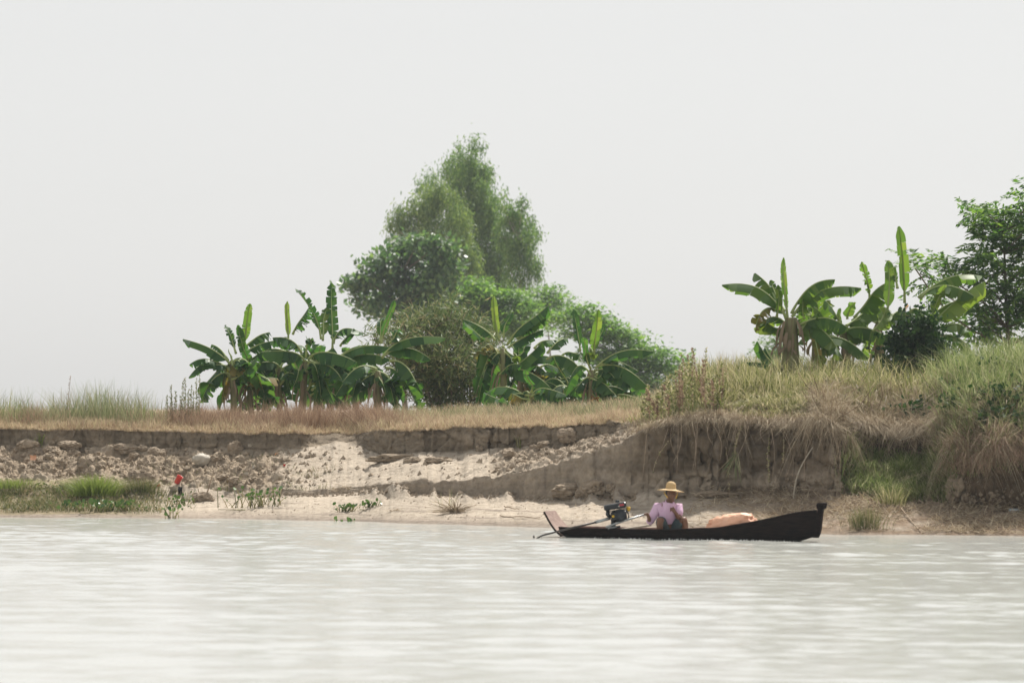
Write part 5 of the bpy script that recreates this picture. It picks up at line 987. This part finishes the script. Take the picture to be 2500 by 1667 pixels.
# tufts and stranded plants
def tuft(px, py, w_, h_, n_, mat, label, cat, name, group=None, spread=.55, wid=.008, lo=1.0, hi=4.9, dr=.3, bias=(0, -.1)):
    c = at(px, py, lo, hi); root = c; B = np.zeros((n_, 3)); B[:, 0] = rng.normal(size=n_)*w_*.35; B[:, 1] = rng.normal(size=n_)*w_*.2
    ln = np.stack([B[:, 0]/max(w_, .01)*spread*1.6, B[:, 1]/max(w_, .01)*spread*1.6], -1)+rng.normal(size=(n_, 2))*spread*.4+np.array(bias)
    g = Geo(); add_blades(g, c+B-np.array([0, 0, .02]), h_*rng.uniform(.55, 1.15, n_), ln, wid*rng.uniform(.7, 1.3, n_), droop=dr); o = g.build(name, M[mat], smooth=False); return tag(o, label, cat, group)
tuft(232, 1208, .62, .46, 1100, 'lime', 'bright lime green tuft of fine grass by the water at the left', 'grass tuft', 'grass_tuft', None, .85, .008)
tuft(345, 1200, .55, .32, 600, 'mixweed', 'darker olive weed clump right of the lime green tuft', 'weed clump', 'weed_clump', None, .6, .008)
tuft(30, 1190, .9, .22, 900, 'lime', 'low pale green tuft at the left picture edge', 'grass tuft', 'grass_tuft', None, .5, .006)
tuft(2110, 1290, .42, .40, 420, 'mixweed', 'grey green tuft of stiff stems in the shore litter right of the bow', 'weed clump', 'weed_clump', None, .3, .006)
tuft(1262, 1092, .12, .40, 26, 'greengrass', 'thin yellow-green weed growing under the upper scarp', 'weed', 'weed', None, .3, .010, 3, 4.9)
tuft(95, 1090, .12, .30, 26, 'lime', 'small yellow-green weed against the left scarp face', 'weed', 'weed', None, .3, .010, 3, 4.9)
tuft(2035, 1190, .10, .75, 14, 'reed', 'tall leafy reed growing up the scarp above the boat bow', 'reed', 'reed', None, .25, .016, 2, 3)
tuft(2235, 1175, .35, .40, 260, 'lime', 'fresh green grass tuft in the middle of the slumped earth', 'grass tuft', 'grass_tuft', None, .5, .009)
tuft(2175, 1235, .30, .40, 200, 'greengrass', 'grass tuft at the foot of the slumped earth above the litter', 'grass tuft', 'grass_tuft', None, .45, .009)
def hyacinth(px, py, n_, sp_, h_, label):
    c = at(px, py, .98, 2.5); root = empty('water_hyacinth', c, label, 'plant', 'water hyacinths stranded at the waterline'); st_ = Geo(); lv_ = Geo()
    for _ in range(n_):
        b = c+np.array([rng.normal()*sp_*.45, rng.normal()*sp_*.2, -.01]); st_.tube([b-np.array([.0, 0, .03]), (b*.3+c*.7)-np.array([0, 0, .05]), c-np.array([0, 0, .05])], .006, 4, cap=False); hh = h_*rng.uniform(.4, 1.1); tp = b+np.array([rng.normal()*.5*hh, rng.normal()*.3*hh-.02, hh]); md = (b+tp)/2+np.array([0, 0, .12*hh])
        st_.tube([b, md, tp], [.009, .007, .005], 5); L_ = rng.uniform(.04, .085); d_ = unit(tp-md+rng.normal(size=3)*.08); sd_ = unit(np.cross(d_, rng.normal(size=3)+np.array([0, -1.5, 0]))); pr = [(0, 0), (.25, .42), (.6, .48), (.9, .25), (1.05, 0), (.9, -.25), (.6, -.48), (.25, -.42)]
        V = [tp+d_*L_*.5]+[tp+d_*L_*a+sd_*L_*b2 for a, b2 in pr]; lv_.add(V, None, [(0, k+1, (k+1) % 8+1) for k in range(8)])
    st_.build('stalk', M['greengrass'], root); lv_.build('foliage', M['hyacinth'], root, smooth=False)
hyacinth(625, 1238, 46, .62, .34, 'large withered water hyacinth stranded on the sand right of the leaning sticks')
hyacinth(420, 1268, 13, .22, .22, 'small green water hyacinth standing in the shallows below the red cup')
hyacinth(430, 1235, 16, .25, .20, 'yellowing water hyacinth on the mud between the red cup and the waterline')
hyacinth(845, 1248, 26, .22, .13, 'small dark hyacinth clump on the sand, left one of a neighbouring pair')
hyacinth(906, 1238, 26, .20, .12, 'small dark hyacinth clump on the sand, right one of a neighbouring pair')
hyacinth(840, 1276, 10, .28, .08, 'few pale hyacinth leaves floating at the waterline below the clump pair')
for k, (x_, lab) in enumerate(((250, 'broad leafy hyacinth clump at the left waterline below the lime green tuft'), (300, 'leafy hyacinth clump at the right end of the green waterside strip'), (180, 'hyacinth clump at the waterline, further left below the lime green tuft'))): hyacinth(x_, 1246-k, 50, .55, .16, lab)
tuft(970, 1245, .20, .07, 120, 'straw', 'flat brown wisp of drift weed on the sand left of the dry root bush', 'drift weed', 'drift_weed', None, 1.6, .006)
c = at(1112, 1250, 1, 2.2); br = empty('dry_bush', c, 'uprooted dry bush of twigs lying on the sand left of the boat stern', 'bush'); g = Geo()
for _ in range(95):
    a = rng.normal()*1.0; d_ = np.array([math.sin(a)*1.0-.15, rng.normal()*.35-.1, abs(math.cos(a))*.62+.05]); L_ = rng.uniform(.15, .55); g.tube([c+rng.normal(size=3)*.03, c+d_*L_*.5+rng.normal(size=3)*.015, c+d_*L_+np.array([0, 0, -.08*L_])], [.006, .005, .002], 4, cap=False)
g.build('twigs', M['straw'], br); g = Geo()
for e in ((.12, -.08), (.02, -.10), (-.28, -.02), (-.42, .0), (.2, .02)):
    g.tube([c+np.array([0, 0, .04]), c+np.array([e[0]*.6, -.05, .02]), c+np.array([e[0], -.15, e[1]*.4])], [.014, .011, .006], 5)
g.build('root', M['root'], br)
b = at(1090, 1240, 1, 2.2); tuft(1085, 1236, .25, .38, 12, 'greengrass', 'few thin green blades rising behind the dry bush', 'grass blades', 'grass_tuft', None, .6, .007)
# tall weeds against the sky at the left
def weed_stalk(px, pyt, label, group, mat='greengrass', lf=.05, nl=60, lean_=0, pyb=1030, v0=5.22):
    b = tpos(px, v0); t_ = P(px+lean_, pyt, b[1]); root = empty('weed_stalk', b, label, 'weed', group); z = np.linspace(0, 1, 8)[:, None]; sp = b*(1-z)+t_*z+np.sin(z*3)*np.array([.015, .02, 0]); g = Geo(); g.tube(sp, np.linspace(.007, .003, 8), 4); g.build('stem', M[mat if mat != 'greengrass' else 'reed'], root)
    g = Geo(); u = rng.uniform(.25, 1, nl)[:, None]; C_ = b*(1-u)+t_*u; D = rng.normal(size=(nl, 3))*np.array([.8, .8, .2])+np.array([0, 0, .8]); add_leaves(g, C_, D, lf*rng.uniform(.5, 1.2, nl)*(1.3-u[:, 0]*.7), lf*.28, 0); g.build('foliage', M[mat], root, smooth=False)
GW = 'slender leafy weeds standing in a row left of the banana plants'
for x_, y_ in ((415, 940), (428, 955), (436, 968), (443, 930), (452, 922), (462, 940), (470, 955), (478, 925), (484, 915), (420, 962), (456, 950), (407, 965)): weed_stalk(x_, y_, 'slender pale green weed spike in the row left of the leftmost banana plant', GW, 'greyweed', .075, 90, rng.uniform(-4, 6))
weed_stalk(156, 918, 'dark reddish seed stalk rising over the weeds at the left, leaning right', None, 'rustgrass', .045, 70, 16)
weed_stalk(130, 958, 'short green weed spike left of the dark reddish seed stalk', None, 'greengrass', .05, 50, 0)
weed_stalk(286, 950, 'bushy weed spike right of the tallest green reeds', None, 'greengrass', .05, 70, 2)
def reeds(px, pyt, n_, w_, label, mat='reed'):
    c = tpos(px, 5.2); h_ = (CH-(pyt-HY)/F*c[1])-c[2]; g = Geo(); B = np.zeros((n_, 3)); B[:, 0] = rng.normal(size=n_)*w_*.4; B[:, 1] = rng.normal(size=n_)*.15
    add_blades(g, c+B, h_*rng.uniform(.5, 1.02, n_), rng.normal(size=(n_, 2))*.16+np.array([.05, 0]), rng.uniform(.005, .010, n_), seg=4, droop=.3); tag(g.build('reed_clump', M[mat], smooth=False), label, 'reeds', 'tall reed clumps against the sky')
reeds(255, 915, 130, .55, 'tallest green reed clump against the sky at the left'); reeds(190, 920, 60, .35, 'reed clump just right of the dark reddish seed stalk'); reeds(50, 930, 70, .35, 'reed clump near the left edge of the picture'); reeds(330, 910, 26, .25, 'sparse tall reeds between the tallest clump and the weed row'); reeds(8, 955, 50, .3, 'reed clump cut by the left picture edge'); reeds(365, 950, 70, .4, 'bushy reed clump just left of the row of slender weeds')
# weeds at the left end of the high bank
GH = 'wiry weeds at the left shoulder of the high bank'
for _ in range(80):
    x_ = rng.uniform(1575, 1770); v_ = rng.uniform(3.3, 5.0); b = tpos(x_, v_); yt = HY+(CH-b[2])*F/b[1]-rng.uniform(35, 85)-55*np.exp(-((x_-1690)/50)**2)
    weed_stalk(x_, max(yt, 850), 'wiry yellow-green weed among others on the left shoulder of the high bank', GH, 'greengrass' if rng.random() < .7 else 'rustgrass', .085, 60, rng.uniform(-22, 14), v0=v_)
for k, (x_, yt) in enumerate(((1688, 858), (1712, 842), (1752, 840), (1772, 846), (1788, 838))): 
    b = tpos(x_, 4.9); n_ = 9; g = Geo(); h_ = CH-(yt-HY)/F*b[1]-b[2]; add_blades(g, b+rng.normal(size=(n_, 3))*np.array([.05, .05, 0]), h_*rng.uniform(.75, 1.05, n_), rng.normal(size=(n_, 2))*.14, .006, seg=4, droop=.3)
    tag(g.build('plume_grass', M['rustgrass'], smooth=False), 'thin brown plume grass showing against the sky above the high bank shoulder', 'plume grass', 'brown plume grasses on the high bank')
# roots and vines hanging over the scarp
GR = 'thin roots hanging down the high scarp'
def hang(px0, py0, px1_, py1_, r_, mat='root', dy=-.22, bow=.06, n_=9):
    a = at(px0, py0, 2.0, 3.6); b = P(px1_, py1_, a[1]+dy); z = np.linspace(0, 1, n_)[:, None]; p = a*(1-z)+b*z; p[:, 1] -= np.sin(z[:, 0]*2.4)*.08+.03; p[:, 0] += np.sin(z[:, 0]*math.pi)*bow*rng.normal(); return p
for _ in range(34):
    x_ = rng.uniform(1570, 2300); y_ = np.interp(x_, [1570, 1700, 1900, 2050, 2300], [1060, 1030, 1040, 1055, 1085])
    p = hang(x_, y_, x_+rng.normal()*14, y_+rng.uniform(35, 140), .006); g = Geo(); g.tube(p, np.linspace(rng.uniform(.005, .009), .003, 9), 4, cap=False); tag(g.build('hanging_root', M['root']), 'thin dry root among others dangling over the face of the high scarp', 'root', GR)
b = at(1937, 1222, 1.5, 2.3); a = P(1985, 1090, b[1]-.15); z = np.linspace(0, 1, 12)[:, None]; p = a*(1-z)+b*z; p[:, 0] -= np.sin(z[:, 0]*math.pi)*.09; g = Geo(); g.tube(p, np.linspace(.010, .017, 12), 6); tag(g.build('bare_branch', M['pale_wood']), 'single pale bare branch leaning in a curve against the scarp above the bow', 'branch')
def vine(pts, nl, lf, label):
    p = np.array(pts); root = empty('hanging_vine', p[0], label, 'vine', 'leafy trailers hanging down the scarp'); g = Geo(); g.tube(p, .006, 4); g.build('stem', M['root'], root); g = Geo(); k = rng.integers(0, len(p)-1, nl); f = rng.random((nl, 1)); C_ = p[k]*(1-f)+p[k+1]*f; add_leaves(g, C_, rng.normal(size=(nl, 3))+np.array([0, -.4, -.3]), lf*rng.uniform(.6, 1.2, nl), lf*.5); g.build('foliage', M['greengrass'], root, smooth=False)
vine(hang(1795, 990, 1728, 1066, .01, bow=-.1), 60, .05, 'leafy trailer arching left over the shoulder of the high scarp')
vine(hang(1812, 1035, 1792, 1110, .01), 80, .05, 'leafy trailer above the drooping bunch of long blades')
vine(hang(1870, 1060, 1878, 1180, .01), 70, .045, 'dark leafy trailer hanging straight down right of the long blades')
vine(hang(1912, 1040, 1910, 1130, .01), 40, .04, 'short leafy trailer left of the pale bare branch')
vine(hang(1650, 1060, 1594, 1150, .01, bow=-.1), 30, .04, 'sparse trailer curving down to the left above the straw hat')
vine(hang(1768, 1090, 1780, 1200, .01), 36, .04, 'sparse trailer hanging left of the drooping bunch of long blades')
n_ = 26; b = P(1795, 1105, tat(1795, 1110, 2, 3)[0][1]-.52); g = Geo(); H = rng.uniform(.35, .62, n_); d_ = np.stack([rng.normal(size=n_)*.35-.35, -.1+rng.normal(size=n_)*.1, -np.ones(n_)], -1); add_leaves(g, b+rng.normal(size=(n_, 3))*.03, d_, H, .020); tag(g.build('drooping_reed', M['greyweed'], smooth=False), 'bunch of long pale green blades drooping over the scarp right of the straw hat', 'reed')
for (xa, ya, xb, yb, lab) in ((2091, 938, 2101, 1000, 'upright pale dead cane in the straw tangle, left one'), (2140, 952, 2125, 1005, 'pale dead cane leaning right in the straw tangle'), (2165, 965, 2145, 1030, 'long pale cane leaning right at the centre of the straw tangle'), (2228, 972, 2212, 1008, 'short thick pale cane right of the centre of the straw tangle'), (2260, 960, 2248, 1040, 'long thin pale cane at the right of the straw tangle'), (2250, 1055, 2196, 1075, 'pale broken cane sticking out flat over the scarp edge'), (2096, 956, 2060, 970, 'short cane lying flat at the left of the straw tangle'), (2083, 1005, 2090, 1042, 'short cane hanging at the left edge of the straw tangle')):
    c = at((xa+xb)/2, (ya+yb)/2, 2.9, 5.2); Yc = c[1]-.22; g = Geo(); g.tube([P(xa, ya, Yc+.05), P((xa+xb)/2+2, (ya+yb)/2, Yc), P(xb, yb, Yc-.03)], [.009, .010, .008], 5); tag(g.build('dead_cane', M['pale_wood']), lab, 'cane', 'pale dead canes in the straw tangle')
for (xa, ya, xb, yb, lab) in ((2190, 1235, 2245, 1300, 'thin branch slanting down over the litter right of the bow'), (2270, 1255, 2350, 1278, 'long low branch on the mud below the slumped block'), (2420, 1282, 2500, 1268, 'forked driftwood branch at the right picture edge'), (1220, 1262, 1320, 1266, 'dark thin driftwood line on the sand left of the stern'), (1230, 1242, 1268, 1245, 'short twig on the sand right of the dry bush')):
    a, b = at(xa, ya, 1, 2.4), at(xb, yb, 1, 2.4); z = np.linspace(0, 1, 8)[:, None]; p = a*(1-z)+b*z+np.array([0, 0, .03])+rng.normal(size=(8, 3))*.012; g = Geo(); g.tube(p, np.linspace(.012, .007, 8), 5); tag(g.build('driftwood', M['root']), lab, 'driftwood', 'driftwood on the shore')
bpy.data.meshes.remove(q)

# ------------------------------------------------------------------ humid air between camera and far trees
def haze():
    x0, x1, y0, y1, z0, z1 = -420, 420, -70, 330, -2.8, 32
    V = [(x0, y0, z0), (x1, y0, z0), (x1, y1, z0), (x0, y1, z0), (x0, y0, z1), (x1, y0, z1), (x1, y1, z1), (x0, y1, z1)]
    Fc = [(0, 3, 2, 1), (4, 5, 6, 7), (0, 1, 5, 4), (1, 2, 6, 5), (2, 3, 7, 6), (3, 0, 4, 7)]
    m, t, out = new_mat('haze_air'); v = t.nodes.new('ShaderNodeVolumePrincipled')
    v.inputs['Color'].default_value = (.84, .93, 1.0, 1); v.inputs['Density'].default_value = 0.00018; v.inputs['Anisotropy'].default_value = .35
    t.links.new(v.outputs[0], out.inputs['Volume'])
    g = Geo(); g.add(V, Fc); tag(g.build('haze', m, smooth=False), kind='stuff')
haze()
